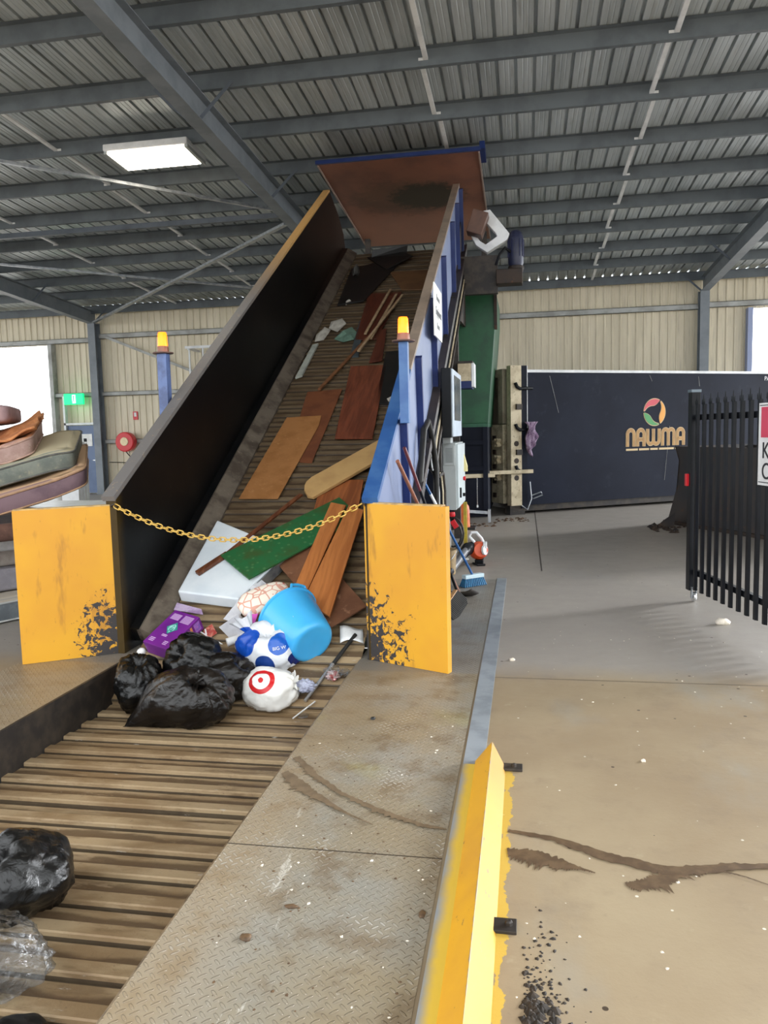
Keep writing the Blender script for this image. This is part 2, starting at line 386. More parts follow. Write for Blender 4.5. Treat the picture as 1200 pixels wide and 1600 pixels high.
c = t.mix(t.math('MULTIPLY', ov2, .9), c, lin((218,180,50)))
m = MB(); m.box(-.302, -.201, -1.2, 8.41, .0, .008)
tag(m.build('edge_strip', t.set(c, .45)), 'grey painted flat steel strip edging the checker plate beside the yellow kerb rail', 'floor strip')

# ------------------------------------------------------------------ wear kept on the floor as flat stains
def ragged(name, pts, mat, label, z=.0025, teeth=0, seed=1):
    """flat stain: pts = list of (x, y, halfwidth) along a line; feathered outline"""
    r = random.Random(seed); m = MB(); L = []; R = []
    P = []
    for i in range(len(pts)-1):
        a, b = pts[i], pts[i+1]
        for k in range(14): q = k/14; P.append(tuple(a[j]*(1-q)+b[j]*q for j in range(3)))
    P.append(pts[-1])
    for i, (x, y, w) in enumerate(P):
        d = V((P[min(i+1, len(P)-1)][0]-P[max(i-1, 0)][0], P[min(i+1, len(P)-1)][1]-P[max(i-1, 0)][1], 0)).normalized(); nrm = V((-d.y, d.x, 0))
        z += .00004; L.append(V((x, y, z)) + nrm*w*(.75+.5*r.random())); R.append(V((x, y, z)) - nrm*w*((.7+.6*r.random()) if not teeth else (.35+1.1*(i % 2)*r.random()+.3*r.random())) + d*(teeth*.5*w))
    n = len(P); m.add(L+R, [(i, i+1, n+i+1, n+i) for i in range(n-1)])
    return tag(m.build(name, mat, recalc=False), label, 'stain', kind='stuff')
M['stain'] = pm('damp_brown_stain', (82,64,46), (100,80,58), 14, .5)
ragged('skid_stain', [(-.075,3.02,.01),(.1,2.98,.018),(.3,2.87,.028),(.5,2.80,.03),(.72,2.86,.026),(.95,2.9,.006)], M['stain'], 'long thin wavy brown skid stain across the concrete, the farther of the two', seed=2)
ragged('drip_stain', [(-.085,2.86,.03),(0,2.835,.052),(.1,2.80,.044),(.18,2.78,.012),(.24,2.755,.003)], M['stain'], 'short feathered brown stain on the concrete starting at the yellow kerb rail', teeth=1.2, seed=3)
ragged('drip_stain', [(.335,2.70,.014),(.375,2.69,.032),(.45,2.72,.045),(.55,2.80,.035),(.66,2.84,.008),(.76,2.80,.003),(.88,2.72,.003)], M['stain'], 'feathered brown stain on the concrete, farther right than the other short stain', teeth=1.2, seed=4)
M['stain2'] = pm('dusty_brown_stain', (112,94,72), (96,80,60), 20, .6)
ragged('tyre_stain', [(-1.13,3.60,.018),(-1.0,3.42,.024),(-.82,3.24,.014),(-.62,3.10,.018),(-.42,3.0,.014),(-.32,2.98,.008)], M['stain2'], 'long brown scrape mark crossing the checker plate from the slat bed to the rail', z=.0085, teeth=.6, seed=5)
ragged('tyre_stain', [(-1.14,3.42,.025),(-1.02,3.28,.045),(-.9,3.18,.022),(-.75,3.06,.008),(-.62,2.98,.003)], M['stain2'], 'shorter brown scrape mark on the checker plate at the slat bed edge', z=.0085, teeth=.6, seed=6)
# loose soil by the rail
m = MB(); r = random.Random(11)
for i in range(260):
    a = r.random()*2*pi; d = abs(r.gauss(0, 1)); x = -.015 + abs(r.gauss(0, .07)); y = 2.05 + r.gauss(0, .16)
    if x < -.08: continue
    s = r.uniform(.002, .009) * (1.6 if r.random() < .12 else 1)
    q = [(x + s*cos(k*2*pi/5+a)*r.uniform(.6,1.3), y + s*sin(k*2*pi/5+a)*r.uniform(.6,1.3), .0) for k in range(5)]
    m.add(q + [(x, y, s*.6)], [(k, (k+1) % 5, 5) for k in range(5)])
for i in range(60):
    x = .02 + r.gauss(0, .022); y = 2.03 + r.gauss(0, .035); s = r.uniform(.008, .02); a = r.random()*6
    q = [(x + s*cos(k*2*pi/6+a)*r.uniform(.6,1.3), y + s*sin(k*2*pi/6+a)*r.uniform(.6,1.3), .0) for k in range(6)]
    m.add(q + [(x, y, s*.7)], [(k, (k+1) % 6, 6) for k in range(6)])
tag(m.build('loose_soil', pm('black_soil', (34,27,20), (52,40,28), 30, .8)), 'scattered black soil crumbs on the concrete right of the yellow kerb rail', 'soil', kind='stuff')
def lump(name, x, y, z, s, mat, label, cat, seed, fl=.5, n=2):
    bm = bmesh.new(); bmesh.ops.create_icosphere(bm, subdivisions=n, radius=1)
    for v in bm.verts:
        k = 1 + .35*noise.noise(v.co*1.7 + V((seed*3.1, 0, 0))); v.co = V((v.co.x*s[0]*k, v.co.y*s[1]*k, max(v.co.z*s[2]*k, -s[2]*fl)))
    lo = min(v.co.z for v in bm.verts)
    for v in bm.verts: v.co += V((x, y, z-lo))
    me = bpy.data.meshes.new(name); bm.to_mesh(me); bm.free(); me.materials.append(mat)
    for p in me.polygons: p.use_smooth = True
    o = bpy.data.objects.new(name, me); COL.objects.link(o); base(o)
    return tag(o, label, cat)
M['stone'] = pm('pale_stone', (222,212,196), (196,186,168), 20, .7); M['leaf'] = pm('dry_leaf_brown', (96,72,46), (70,52,34), 30, .7)
lump('stone', -.097, 5.38, 0, (.022,.02,.012), M['stone'], 'small white stone on the concrete right of the right yellow panel', 'stone', 1)
lump('stone', .55, 3.765, 0, (.012,.012,.008), M['stone'], 'tiny white chip on the concrete in the middle of the right floor', 'stone', 2)
lump('stone', 1.56, 6.55, 0, (.06,.035,.035), M['stone'], 'pale rubble lump on the concrete under the palisade gate', 'stone', 3)
lump('leaf_scrap', -.79, 2.4, .006, (.025,.012,.006), M['leaf'], 'curled dry leaf on the near left part of the checker plate', 'leaf', 4)
lump('leaf_scrap', -.847, 4.154, .006, (.014,.018,.008), M['ink'], 'small black scrap on the checker plate in front of the right yellow panel', 'scrap', 5)
lump('leaf_scrap', -.345, 2.42, .006, (.012,.022,.006), M['leaf'], 'brown leaf on the checker plate beside the gap to the grey strip', 'leaf', 6)
lump('leaf_scrap', -.885, 2.22, .006, (.02,.02,.008), M['leaf'], 'brown dirt clod on the checker plate near the slat bed nosing', 'leaf', 7)

def flecks(name, n, box, size, z, mat, label, cat, seed):
    r = random.Random(seed); m = MB()
    for i in range(n):
        x, y = r.uniform(*box[:2]), r.uniform(*box[2:]); s = r.uniform(*size); a = r.random()*6; k = r.choice((4, 5, 6))
        q = [(x + s*cos(j*2*pi/k+a)*r.uniform(.5, 1.3), y + s*sin(j*2*pi/k+a)*r.uniform(.5, 1.6), z) for j in range(k)]
        m.add(q + [(x, y, z+s*.45)], [(j, (j+1) % k, k) for j in range(k)])
    tag(m.build(name, mat), label, cat, kind='stuff')
flecks('paper_flecks', 46, (-1.08, -.34, 1.9, 4.9), (.003, .008), .0062, M['stone'], 'tiny white flecks scattered over the right checker plate', 'litter', 41)
flecks('dirt_crumbs', 150, (-1.1, -.34, 1.8, 3.9), (.002, .0065), .0062, M['leaf'], 'small brown dirt crumbs scattered over the right checker plate', 'dirt', 42)
flecks('paper_flecks', 60, (-.05, 1.6, 2.0, 6.5), (.003, .009), .0003, M['stone'], 'tiny white flecks scattered over the concrete right of the kerb rail', 'litter', 43)
# ------------------------------------------------------------------ yellow kerb rail
rail = thing('kerb_rail', (-.17, 2.2, 0), 'long yellow painted angle iron kerb rail bolted to the floor', 'kerb rail')
ry = NT('scraped_yellow_rail'); x, y, z = ry.xyz()
c = ry.mix(ry.ramp(ry.noise(2.5, 4), .35, .7), lin((216,158,20)), lin((204,146,30)))
c = ry.mix(ry.math('MULTIPLY', ry.math('ADD', ry.math('MULTIPLY', ry.ramp(y, 2.9, 3.5), .3), .5), ry.math('GREATER_THAN', x, -.165)), c, lin((150,112,44)))  # right face darkened in colour against strong side light, dirtier at far end
c = ry.mix(ry.ramp(ry.noise(26, 5, .7, sc=(1,.35,1)), .64, .69), c, lin((122,96,60)))
c = ry.mix(ry.ramp(ry.math('ADD', z, ry.math('MULTIPLY', ry.noise(18, 4), .012)), .0945, .0985), c, lin((132,118,100)))
ry.set(c, .45)
m = MB(); m.prism([(-.245,3.66,.008),(-.165,3.70,.092),(-.1,3.62,.0),(-.12,3.62,.0),(-.165,3.69,.075),(-.225,3.65,.008)], (0,-4.6,0))
m.build('angle_rail', ry.m, rail)
for yy in (3.61, 2.4, 1.2):
    b = MB(); b.box(-.115, -.02 if yy > 3 else -.035, yy-.035, yy+.035, 0, .012); b.build('fixing_tab', M['darkmetal'], rail, bevel=.002)
    b = MB(); b.lathe([(.013,.012),(.013,.022),(.007,.026)], (-.06, yy, 0), n=6); b.build('bolt', M['darkmetal'], rail)
# ------------------------------------------------------------------ shed: roof, frames, walls
SL = .058
def zr(y, off=0.): return 4.93 + SL*(21.3-y) + off       # off 0 = underside of rafters, .36 = underside of purlins, .56 = sheet
PY = [21.15-1.42*k for k in range(16)]
X0, X1, YB, YF = -21.5, 13.0, -.3, 21.54
# ribbed sheet: narrow upstanding ribs every .233, small swages between, drawn along the slope
m = MB(); prof = []; n = int((X1-X0)/.233)
for i in range(n):
    x = X0 + i*.233
    prof += [(x, 0), (x+.062, 0), (x+.067, .004), (x+.075, .004), (x+.080, 0), (x+.122, 0), (x+.127, .004), (x+.135, .004), (x+.140, 0), (x+.188, 0), (x+.192, .062), (x+.229, .062)]
nn = len(prof); ys = (YB, YF)
m.add([(x, y, zr(y, .562)+h) for y in ys for (x, h) in prof], [(i, i+1, nn+i+1, nn+i) for i in range(nn-1)])
struct(m.build('ceiling', M['roof'], recalc=False), 'ribbed galvanised roof sheeting seen from below')
ordn = ['nearest the far wall', 'second out from the far wall', 'third out from the far wall', 'fourth out from the far wall', 'fifth out from the far wall', 'sixth out from the far wall', 'seventh out from the far wall', 'eighth out from the far wall', 'ninth out from the far wall', 'tenth out from the far wall', 'eleventh out from the far wall', 'twelfth out from the far wall', 'thirteenth out from the far wall', 'fourteenth out from the far wall', 'fifteenth out from the far wall', 'sixteenth out from the far wall']
for k, y in enumerate(PY):
    if y < 3.9: break
    z = zr(y, .36 if k else .285); m = MB()
    m.prism([(X0, y, z), (X0, y+.07, z), (X0, y+.07, z+.022), (X0, y+.065, z+.022), (X0, y+.065, z+.004), (X0, y+.004, z+.004), (X0, y+.004, z+.196), (X0, y-.07, z+.199), (X0, y-.07, z+.196), (X0, y, z+.192)], (X1-X0, 0, 0))
    tag(m.build('purlin', M['purlin']), 'grey steel roof purlin, ' + ordn[k], 'roof beam', 'roof purlins')
def ibeam(m, p0, p1, dep, wid, tf=.012, tw=.01):
    """I section in a vertical plane x = const; p0, p1 = underside line"""
    p0, p1 = V(p0), V(p1); d = (p1-p0).normalized(); up = V((1,0,0)).cross(d)
    if up.z < 0 or (abs(up.z) < .01 and up.y > 0): up = -up
    for (c, hw, hh) in ((tf/2, wid/2, tf/2), (dep-tf/2, wid/2, tf/2), (dep/2, tw/2, dep/2-tf)):
        m.obox((p0+p1)/2 + up*c, (1,0,0), d, up, hw, (p1-p0).length/2, hh)
RX = (-12.3, -4.1, 4.46)
rl = ['grey I-beam rafter at the left, above the mattress pile', 'large grey I-beam rafter crossing the roof towards the top of the black conveyor wall', 'grey I-beam rafter at the right, meeting the right-hand wall column']
for k, x in enumerate(RX):
    m = MB(); ibeam(m, (x, 21.35, zr(21.35)), (x, 0, zr(0)), .36, .2)
    r = tag(m.build('rafter', M['steel']), rl[k], 'rafter', 'roof rafters')
    for j in (0, 1, 2, 3, 4, 5, 6, 7, 8, 9, 10):          # cleats holding the purlins
        pass
cl = ['grey steel wall column at the left, between blue door and fire hose reel', 'grey steel wall column behind the black conveyor', 'grey steel wall column behind the right end of the dark container']
for k, x in enumerate(RX):
    m = MB()
    for (dx0, dx1, y0, y1) in ((-.11, .11, 21.1, 21.115), (-.11, .11, 21.385, 21.4), (-.006, .006, 21.115, 21.385)): m.box(x+dx0, x+dx1, y0, y1, 0, 4.97)
    m.box(x-.13, x+.13, 21.08, 21.42, 0, .02)
    tag(m.build('wall_column', M['steel']), cl[k], 'column', 'wall columns')
# slanted fly braces between rafters and purlins
fb = {}
for xi, x in enumerate(RX):
    for k in (0, 2, 4, 6, 8, 10):
        for sd in (-1, 1):
            if (xi == 0 and (k > 4 or sd < 0)) or (xi == 2 and (k > 3 or sd > 0)): continue
            y = PY[k]; m = MB(); m.bar((x+sd*.09, y-.02, zr(y, .02)), (x+sd*.52, y-.02, zr(y, .42)), .045, .006, (0,1,0))
            tag(m.build('fly_brace', M['steel_dark']), '%s fly brace of the %s rafter at the purlin %s' % ('left' if sd < 0 else 'right', ('left', 'middle', 'right')[xi], ordn[k].split(',')[0]), 'brace', 'rafter fly braces')
# rods between purlins, one run per line
def bridging(xc, k0, k1, label):
    t = thing('bridging_rod', (xc, PY[k1], zr(PY[k1], .46)), label, 'bridging', 'purlin bridging')
    for k in range(k0, k1):
        m = MB(); dx = .03*(-1)**k; y1, y0 = PY[k], PY[k+1]
        m.bar((xc+dx, y0-.01, zr(y0, .44)), (xc+dx, y1+.01, zr(y1, .44)), .058, .03); m.build('rod', M['white'], t)
bridging(-1.17, 5, 11, 'line of pale rods linking the purlins above the rusty conveyor lid')
bridging(1.69, 0, 10, 'line of pale rods linking the purlins right of the rusty conveyor lid')
bridging(-6.9, 0, 9, 'line of pale rods linking the purlins beside the lit ceiling light')
bridging(-9.7, 0, 8, 'line of pale rods linking the purlins left of the ceiling light, towards the bright opening')
# flat diagonal bracing of the left bay
def brace(p, q, w, label):
    m = MB(); m.bar(p, q, w, .045); tag(m.build('roof_brace', M['galv']), label, 'roof brace', 'diagonal roof bracing')
brace((-12.1, 6.9, zr(6.9, .2)), (-4.2, 13.85, zr(13.85, .2)), .06, 'thin diagonal roof brace passing just below the ceiling light')
brace((-12.1, 14.9, zr(14.9, .16)), (-4.2, 21.2, zr(21.2, .3)), .06, 'thin diagonal roof brace over the left door opening, lowest of the three')
brace((-12.15, 21.0, zr(21.0, .0)), (-4.2, 13.95, zr(13.95, .02)), .09, 'pale diagonal brace running up from the left wall column to the middle rafter')
m = MB(); m.bar((-21, 14.33, zr(14.33, .3)), (-4.15, 14.33, zr(14.33, .3)), .09, .09)
tag(m.build('strut_beam', M['steel_dark']), 'dark square strut beam running left from the end of the middle rafter under the purlins', 'beam')

# corrugated wall sheets (trapezoid ribs), facing the camera at y = 21.5
def clad(name, x0, x1, z0, z1, label, y=21.46):
    m = MB(); pr = []; x = x0
    while x < x1 - .01:
        for dx, dy in ((0, 0), (.03, 0), (.045, .028), (.185, .028), (.2, 0)):
            if x+dx <= x1: pr.append((x+dx, y+dy))
        x += .2
    pr.append((x1, y)); k = len(pr)
    m.add([(a, b, z) for z in (z0, z1) for (a, b) in pr], [(i, i+1, k+i+1, k+i) for i in range(k-1)])
    struct(m.build(name, M['clad'], recalc=False), label)
TOP = 5.478
clad('wall_back', -13.75, 5.55, 0, TOP, 'cream corrugated cladding of the far wall')
clad('wall_back.001', -21.5, -13.75, 4.42, TOP, 'cream cladding above the bright left door opening')
clad('wall_back.002', 5.55, 13, 4.5, TOP, 'cream cladding above the right opening')
def girt(x0, x1, z, label, h=.12):
    m = MB(); m.box(x0, x1, 21.3, 21.315, z-h/2, z+h/2); m.box(x0, x1, 21.3, 21.46, z+h/2-.012, z+h/2); m.box(x0, x1, 21.3, 21.36, z-h/2, z-h/2+.012)
    tag(m.build('wall_girt', M['girt']), label, 'wall rail', 'horizontal wall girts')
girt(-21.4, -12.42, 4.5, 'pale horizontal wall rail above the bright left door opening', .14)
girt(-12.18, -4.22, 4.59, 'upper pale wall rail between left column and conveyor', .14)
girt(-3.98, 4.34, 4.59, 'upper pale wall rail above the dark container, left of the right column', .14)
girt(4.58, 12.9, 4.62, 'upper pale wall rail right of the right-hand wall column', .14)
girt(-12.18, -4.22, 2.93, 'middle pale wall rail, crossing behind the left beacon post')
girt(-13.7, -12.42, 2.93, 'short pale wall rail behind the green exit sign')
girt(-12.18, -4.22, 1.54, 'lowest pale wall rail, behind the fire hose reel')
girt(-13.7, -13.42, 1.54, 'very short pale wall rail left of the blue door')
girt(-3.98, 4.34, 2.93, 'middle pale wall rail behind the green hopper and container')
m = MB(); m.box(-13.82, -13.7, 21.25, 21.5, 0, 4.42); struct(m.build('trim_4', M['girt']), 'pale jamb of the left door opening')
m = MB(); m.box(5.52, 5.64, 21.25, 21.5, 0, 4.5); struct(m.build('trim_5', pm('pale_blue_jamb', (150,162,196), None, rough=.5)), 'pale blue jamb of the right opening')
# thin wall brace behind the left beacon
m = MB(); m.bar((-12.1, 21.28, 4.62), (-6.2, 21.28, 2.2), .07, .05, (0,1,0)); tag(m.build('wall_brace', M['girt']), 'slanting pale brace on the far wall behind the left beacon', 'wall brace')
# blue door and its frame
d = bpy.data.objects.new('door_1', None); COL.objects.link(d); d.location = (-12.92, 21.35, 0); struct(d, 'blue side door in the far wall')
def dp(n, b, mt): b.build(n, mt, d)
b = MB(); b.box(-13.37, -12.47, 21.33, 21.37, .03, 2.03); dp('door_panel', b, pm('faded_blue_door', (96,114,146), (82,100,132), 2, .45))
b = MB(); b.box(-13.45, -13.39, 21.26, 21.4, 0, 2.9); b.box(-12.46, -12.41, 21.2, 21.4, 0, 2.9); b.box(-13.45, -12.42, 21.26, 21.4, 2.05, 2.11); dp('door_frame', b, M['white'])
b = MB(); b.tube([(-12.6, 21.3, 1.0), (-12.52, 21.27, 1.0), (-12.48, 21.33, 1.0)], .014, 8); b.box(-12.53, -12.49, 21.3, 21.33, .93, 1.08); dp('door_handle', b, M['chrome'])
m = MB(); m.box(-13.05, -12.6, 21.31, 21.325, 1.42, 1.78); nt = thing('door_notice', (-12.82, 21.31, 1.42), 'white square notice with a small grey patch on the blue door', 'notice')
m.build('sheet', M['paper'], nt); b = MB(); b.box(-12.87, -12.77, 21.305, 21.311, 1.55, 1.65); b.build('grey_patch', M['greydark'], nt)
ex = thing('exit_sign', (-12.98, 21.1, 2.66), 'lit green exit sign with a white running figure above the blue door', 'exit sign')
m = MB(); m.box(-13.28, -12.66, 21.06, 21.14, 2.64, 2.96); m.build('light_box', M['green_sign'], ex, bevel=.015)
m = MB(); m.box(-13.0, -12.9, 21.05, 21.062, 2.68, 2.92); m.build('pictogram_door', M['white_sign'], ex)
m = MB(); m.lathe([(.028,-.004),(.028,.004)], (-12.955, 21.048, 2.87), (0,1,0), 12); m.bar((-12.955,21.046,2.85),(-12.965,21.046,2.77),.03,.006,(0,1,0)); m.bar((-12.965,21.046,2.77),(-12.99,21.046,2.7),.018,.006,(0,1,0)); m.bar((-12.965,21.046,2.77),(-12.93,21.046,2.71),.018,.006,(0,1,0)); m.bar((-12.955,21.046,2.83),(-12.915,21.046,2.8),.014,.006,(0,1,0))
m.build('running_figure', M['green_sign'], ex)
m = MB(); m.bar((-12.97, 21.12, 2.95), (-12.97, 21.3, 2.98), .03, .03); m.build('bracket', M['white'], ex)
hr = thing('fire_hose_reel', (-11.45, 21.2, .9), 'round red fire hose reel with cream centre on the far wall', 'hose reel')
m = MB(); m.lathe([(.05,0),(.26,0),(.285,.02),(.285,.2),(.26,.22),(.05,.22)], (-11.44, 21.28, 1.52), (0,-1,0), 32); m.build('reel_drum', M['red'], hr, smooth=True)
m = MB(); m.lathe([(.0,0),(.125,0),(.12,.02),(0.0,.02)], (-11.44, 21.06, 1.53), (0,-1,0), 24); m.build('hub_label', pm('cream_label', (240,222,180), (226,206,166), 9, .5), hr)
m = MB(); m.tube([(-11.44,21.1,1.26),(-11.35,21.1,1.15),(-11.28,21.15,1.05),(-11.26,21.3,.96)], .014, 8); m.build('hose', M['black'], hr, smooth=True)
m = MB(); m.tube([(-11.16,21.32,1.25),(-11.16,21.32,.55)], .02, 8); m.tube([(-11.16,21.32,1.05),(-11.3,21.32,1.05),(-11.3,21.32,.9)], .016, 8); m.build('supply_pipe', M['white'], hr, smooth=True)
m = MB(); m.lathe([(.03,0),(.03,.06),(.015,.07)], (-11.3,21.32,.93), n=10); m.build('valve', M['red'], hr)
fs = thing('fire_sign', (-11.24, 21.42, 2.15), 'small red and white fire equipment sign above the hose reel', 'sign')
m = MB(); m.box(-11.32, -11.17, 21.435, 21.45, 2.16, 2.4); m.build('red_plate', M['red'], fs); m = MB(); m.box(-11.28, -11.21, 21.43, 21.436, 2.25, 2.37); m.build('white_pictogram', M['white'], fs)
m = MB(); m.tube([(-12.15,21.42,.93),(-11.6,21.42,.91),(-11.3,21.42,.92)], .01, 6); tag(m.build('wall_conduit', M['greydark'], smooth=True), 'thin dark pipe low on the far wall beneath the hose reel', 'pipe')
fr = thing('wall_bracket_frame', (-8.7, 20.9, 3.3), 'small white open bracket frame on the far wall beside the conveyor top edge', 'bracket')
m = MB(); zz = 3.3
for x in (-9.15, -8.75, -8.3): m.box(x-.02, x+.02, 20.7, 20.74, zz, zz+.75)
m.box(-9.25, -8.2, 20.66, 20.72, zz+.75, zz+.82); m.box(-9.2, -9.14, 20.7, 21.44, zz+.72, zz+.78); m.box(-8.3, -8.24, 20.7, 21.44, zz+.72, zz+.78); m.build('frame', M['white'], fr)

# ceiling light
L = thing('ceiling_light', (-5.42, 11.4, 5.8), 'lit rectangular fluorescent ceiling light hung under the purlins at the left', 'ceiling light')
zc = zr(11.4, .27)
m = MB(); m.obox((-5.42, 11.4, zc+.07), (1,.0,0), (0,1,-SL), (0,SL,1), .66, .36, .05); m.build('housing', M['white'], L, bevel=.02)
m = MB(); m.obox((-5.42, 11.4, zc+.005), (1,.0,0), (0,1,-SL), (0,SL,1), .6, .30, .03); m.build('diffuser', M['lamp'], L, bevel=.02)
for sx in (-.63, .63): m = MB(); m.obox((-5.42+sx, 11.4, zc+.03), (1,0,0), (0,1,-SL), (0,SL,1), .025, .33, .05); m.build('end_cap', M['grey'], L)
m = MB()
for sx in (-.5, .5): m.tube([(-5.42+sx, 11.22, zc+.1), (-5.42+sx, 11.22, zr(11.22, .37))], .012, 6)
m.build('hanger', M['galv'], L)
# white foam sheets near the door, and a block for the sunlit floor
m = MB()
for k in range(4): m.obox((-9.98+.02*k, 15.9+.12*k, .8), (1,.05,0), (-.05,1,0), (0,.02,1), .2-.02*k, .045, .8-.02*k)
tag(m.build('foam_sheets', M['white']), 'upright stack of white foam sheets in front of the blue door, behind the mattresses', 'foam sheets')
m = MB(); m.box(-7.9, -5.6, 10.6, 11.7, 0, .62); tag(m.build('sunlit_floor_block', M['white'], bevel=.02), 'long white block standing in for sunlit floor behind the mattresses and left yellow panel', 'block')  # white block added in place of a bright patch of sunlit floor
# ------------------------------------------------------------------ inclined conveyor
TH = math.atan(.585); CT, ST = cos(TH), sin(TH)
def bz(y): return -.27 + .585*(y-4.85)
def B(x, y, h=0): return V((x, y - h*ST, bz(y) + h*CT))
def wt(y, o=0): return 1.143 + .6*(y-5.23) + o                   # top line of the side walls
cv = thing('inclined_conveyor', (-1.95, 4.9, -.3), 'tall inclined steel conveyor with slatted bed rising to a rusty lid under the roof', 'conveyor')
# slat bed: every slat a raised lip and a lower pan, carried along flat bed then incline
s_flat = 4.85 - (-1.3); s_inc = (13.05-4.85)/CT
def path(s):
    if s < s_flat: return V((0, -1.3+s, -.27)), V((0, 0, 1)), V((0,1,0))
    q = s - s_flat
    if q < s_inc: return V((0, 4.85+q*CT, -.27+q*ST)), V((0, -ST, CT)), V((0,CT,ST))
    a = (q-s_inc)/.35; e = V((0, 13.05, bz(13.05))) - V((0,-ST,CT))*.35
    return e + V((0, -ST*cos(a)+CT*sin(a), CT*cos(a)+ST*sin(a)))*.35, V((0, -ST*cos(a)+CT*sin(a), CT*cos(a)+ST*sin(a))), V((0,1,0))
m = MB(); pitch = .2; N = int((s_flat+s_inc+.7)/pitch); r = random.Random(3); prof = []
gaps = {int((3.05+1.3)/pitch)+2: .05}
for i in range(N):
    w = .012*r.random()
    for ds, h in ((.0, -.02), (.016, -.02), (.018, .011), (.024, .016), (.078+w, .016), (.095+w, .0), (.19, -.004), (.198, -.012)):
        prof.append((i*pitch + ds, h - (.02 if i in gaps and ds > .1 else 0)))
vs = []
for x in (PL+.005, PR-.005):
    for s, h in prof:
        p, u, d = path(s); q = p + u*h; vs.append((x, q.y, q.z))
k = len(prof); m.add(vs, [(i, i+1, k+i+1, k+i) for i in range(k-1)])
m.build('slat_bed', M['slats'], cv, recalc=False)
def side(name, x0, x1, pts, mt, **kw):
    b = MB(); b.prism([(x0, y, z) for y, z in pts], (x1-x0, 0, 0)); return b.build(name, mt, cv, **kw)
def wr(y, o=0): return 1.142 + .5687*(y-5.28) + o                  # right-hand wall
XLI, XLO, XRI, XRO = -2.95, -3.03, -1.09, -1.0
endr = [(12.9, 5.475), (13.2, 5.25), (13.4, 4.9), (13.4, 4.3)]
end = [(12.19, 5.327), (12.75, 5.12), (13.08, 4.9), (13.22, 4.62), (13.22, 4.2)]
LW = [(5.26, .008), (5.26, wt(5.26)), *end, (13.0, bz(13)-.45), (5.9, bz(5.9)-.32)]
side('side_wall', XLO, XLI, LW, M['blackwall'])
RW = [(5.27, .008), (5.27, wr(5.27)), *endr, (13.1, bz(13.1)-.45), (6.1, bz(6.1)-.45)]
o = side('side_wall', XRO-.02, XRO, RW, M['palepanel']); o['label'] = 'pale blue white outer side wall'
side('inner_lining', XRI, XRO-.02, [(5.27, .008), (5.27, wr(5.27,-.01)), (12.9, 5.46), (13.2, 5.23), (13.38, 4.88), (13.38, 4.2), (13.1, bz(13.1)-.1), (6.1, bz(6.1)-.1)], M['blackwall'])
capm = NT('worn_top_rail'); x, y, z = capm.xyz()
c = capm.mix(capm.ramp(y, 8.2, 10.5), lin((112,108,106)), lin((206,160,96)))
c = capm.mix(capm.ramp(capm.noise(20, 4, .7), .6, .7), c, lin((150,132,110))); capm.set(c, .5)
b = MB(); b.bar((-3.0, 5.24, wt(5.24, .02)), (-3.0, 12.2, wt(12.2, .02)), .10, .04); b.build('top_rail', capm.m, cv)
cap2 = pm('brown_grey_rail', (150,132,116), (132,118,106), 5, .5)
b = MB(); b.bar((-1.05, 7.0, wr(7.0, .02)), (-1.05, 12.9, wr(12.9, .02)), .10, .04); b.build('top_rail', cap2, cv)
b = MB(); b.bar((-1.05, 5.24, wr(5.24, .02)), (-1.05, 7.0, wr(7.0, .02)), .11, .045); o = b.build('top_rail', M['blue'], cv); o['label'] = 'blue painted lower length of the top rail'
# rubbing strip along the foot of the black wall
sk = pm('scuffed_wear_strip', (108,98,86), (74,64,55), 5, .5, c3=(120,108,96))
b = MB(); b.prism([B(-2.90, 5.42, .115), B(-2.865, 5.42, .125), B(-2.735, 5.42, .035), B(-2.735, 5.42, .005), B(-2.90, 5.42, .005)], B(0, 13.1, 0) - B(0, 5.42, 0)); b.build('wear_strip', sk, cv)
b = MB(); b.prism([B(-2.955, 5.42, .13), B(-2.87, 5.42, .12), B(-2.87, 5.42, .0), B(-2.955, 5.42, .0)], B(0, 13.1, 0) - B(0, 5.42, 0)); b.build('wall_foot', M['blackwall'], cv)
# outer ribs, blue
for yt in (12.75, 12.0, 11.15, 9.85, 8.6, 7.3, 6.3):
    b = MB(); z1 = wr(yt, -.01); h = 1.02
    b.prism([(XRO, yt, z1), (XRO+.06, yt, z1), (XRO+.06, yt+.13, z1-h), (XRO, yt+.13, z1-h)], (0, .055, .03)); b.build('rib', M['navyblue'], cv)
# lower side frame below the wall: dark edge beam, pale strip, conduits, brackets
b = MB(); b.bar((XRO+.045, 6.2, wr(6.2, -1.06)), (XRO+.045, 13.2, wr(13.2, -1.06)), .09, .10); b.build('edge_beam', pm('brown_black_beam', (64,54,50), (50,44,42), 5, .5), cv)
side('lower_panel', XRO-.015, XRO+.0, [(6.3, wr(6.3, -1.1)), (13.0, wr(13.0, -1.1)), (13.0, wr(13.0, -1.6)), (7.0, wr(7.0, -1.6))], M['palepanel'])
for i, (dz, rr, mt) in enumerate(((-1.16, .018, 'black'), (-1.21, .012, 'white'), (-1.27, .02, 'black'), (-1.33, .014, 'beige'), (-1.40, .022, 'darkmetal'))):
    xx = -.965 + .014*i; y1 = 8.1 + .06*i
    b = MB(); b.tube([(xx, 13.0, wr(13.0, dz)), (xx, 10.4, wr(10.4, dz)), (xx, y1, wr(y1, dz)), (xx, y1-.22, wr(y1-.22, dz-.06)), (xx+.02, y1-.25, wr(y1, dz-.35)), (xx+.03, y1+.1, 1.15), (xx+.03, y1+.25, .95), (xx+.03, y1+.28, .01)], rr, 8); b.build('conduit', M[mt], cv, smooth=True)
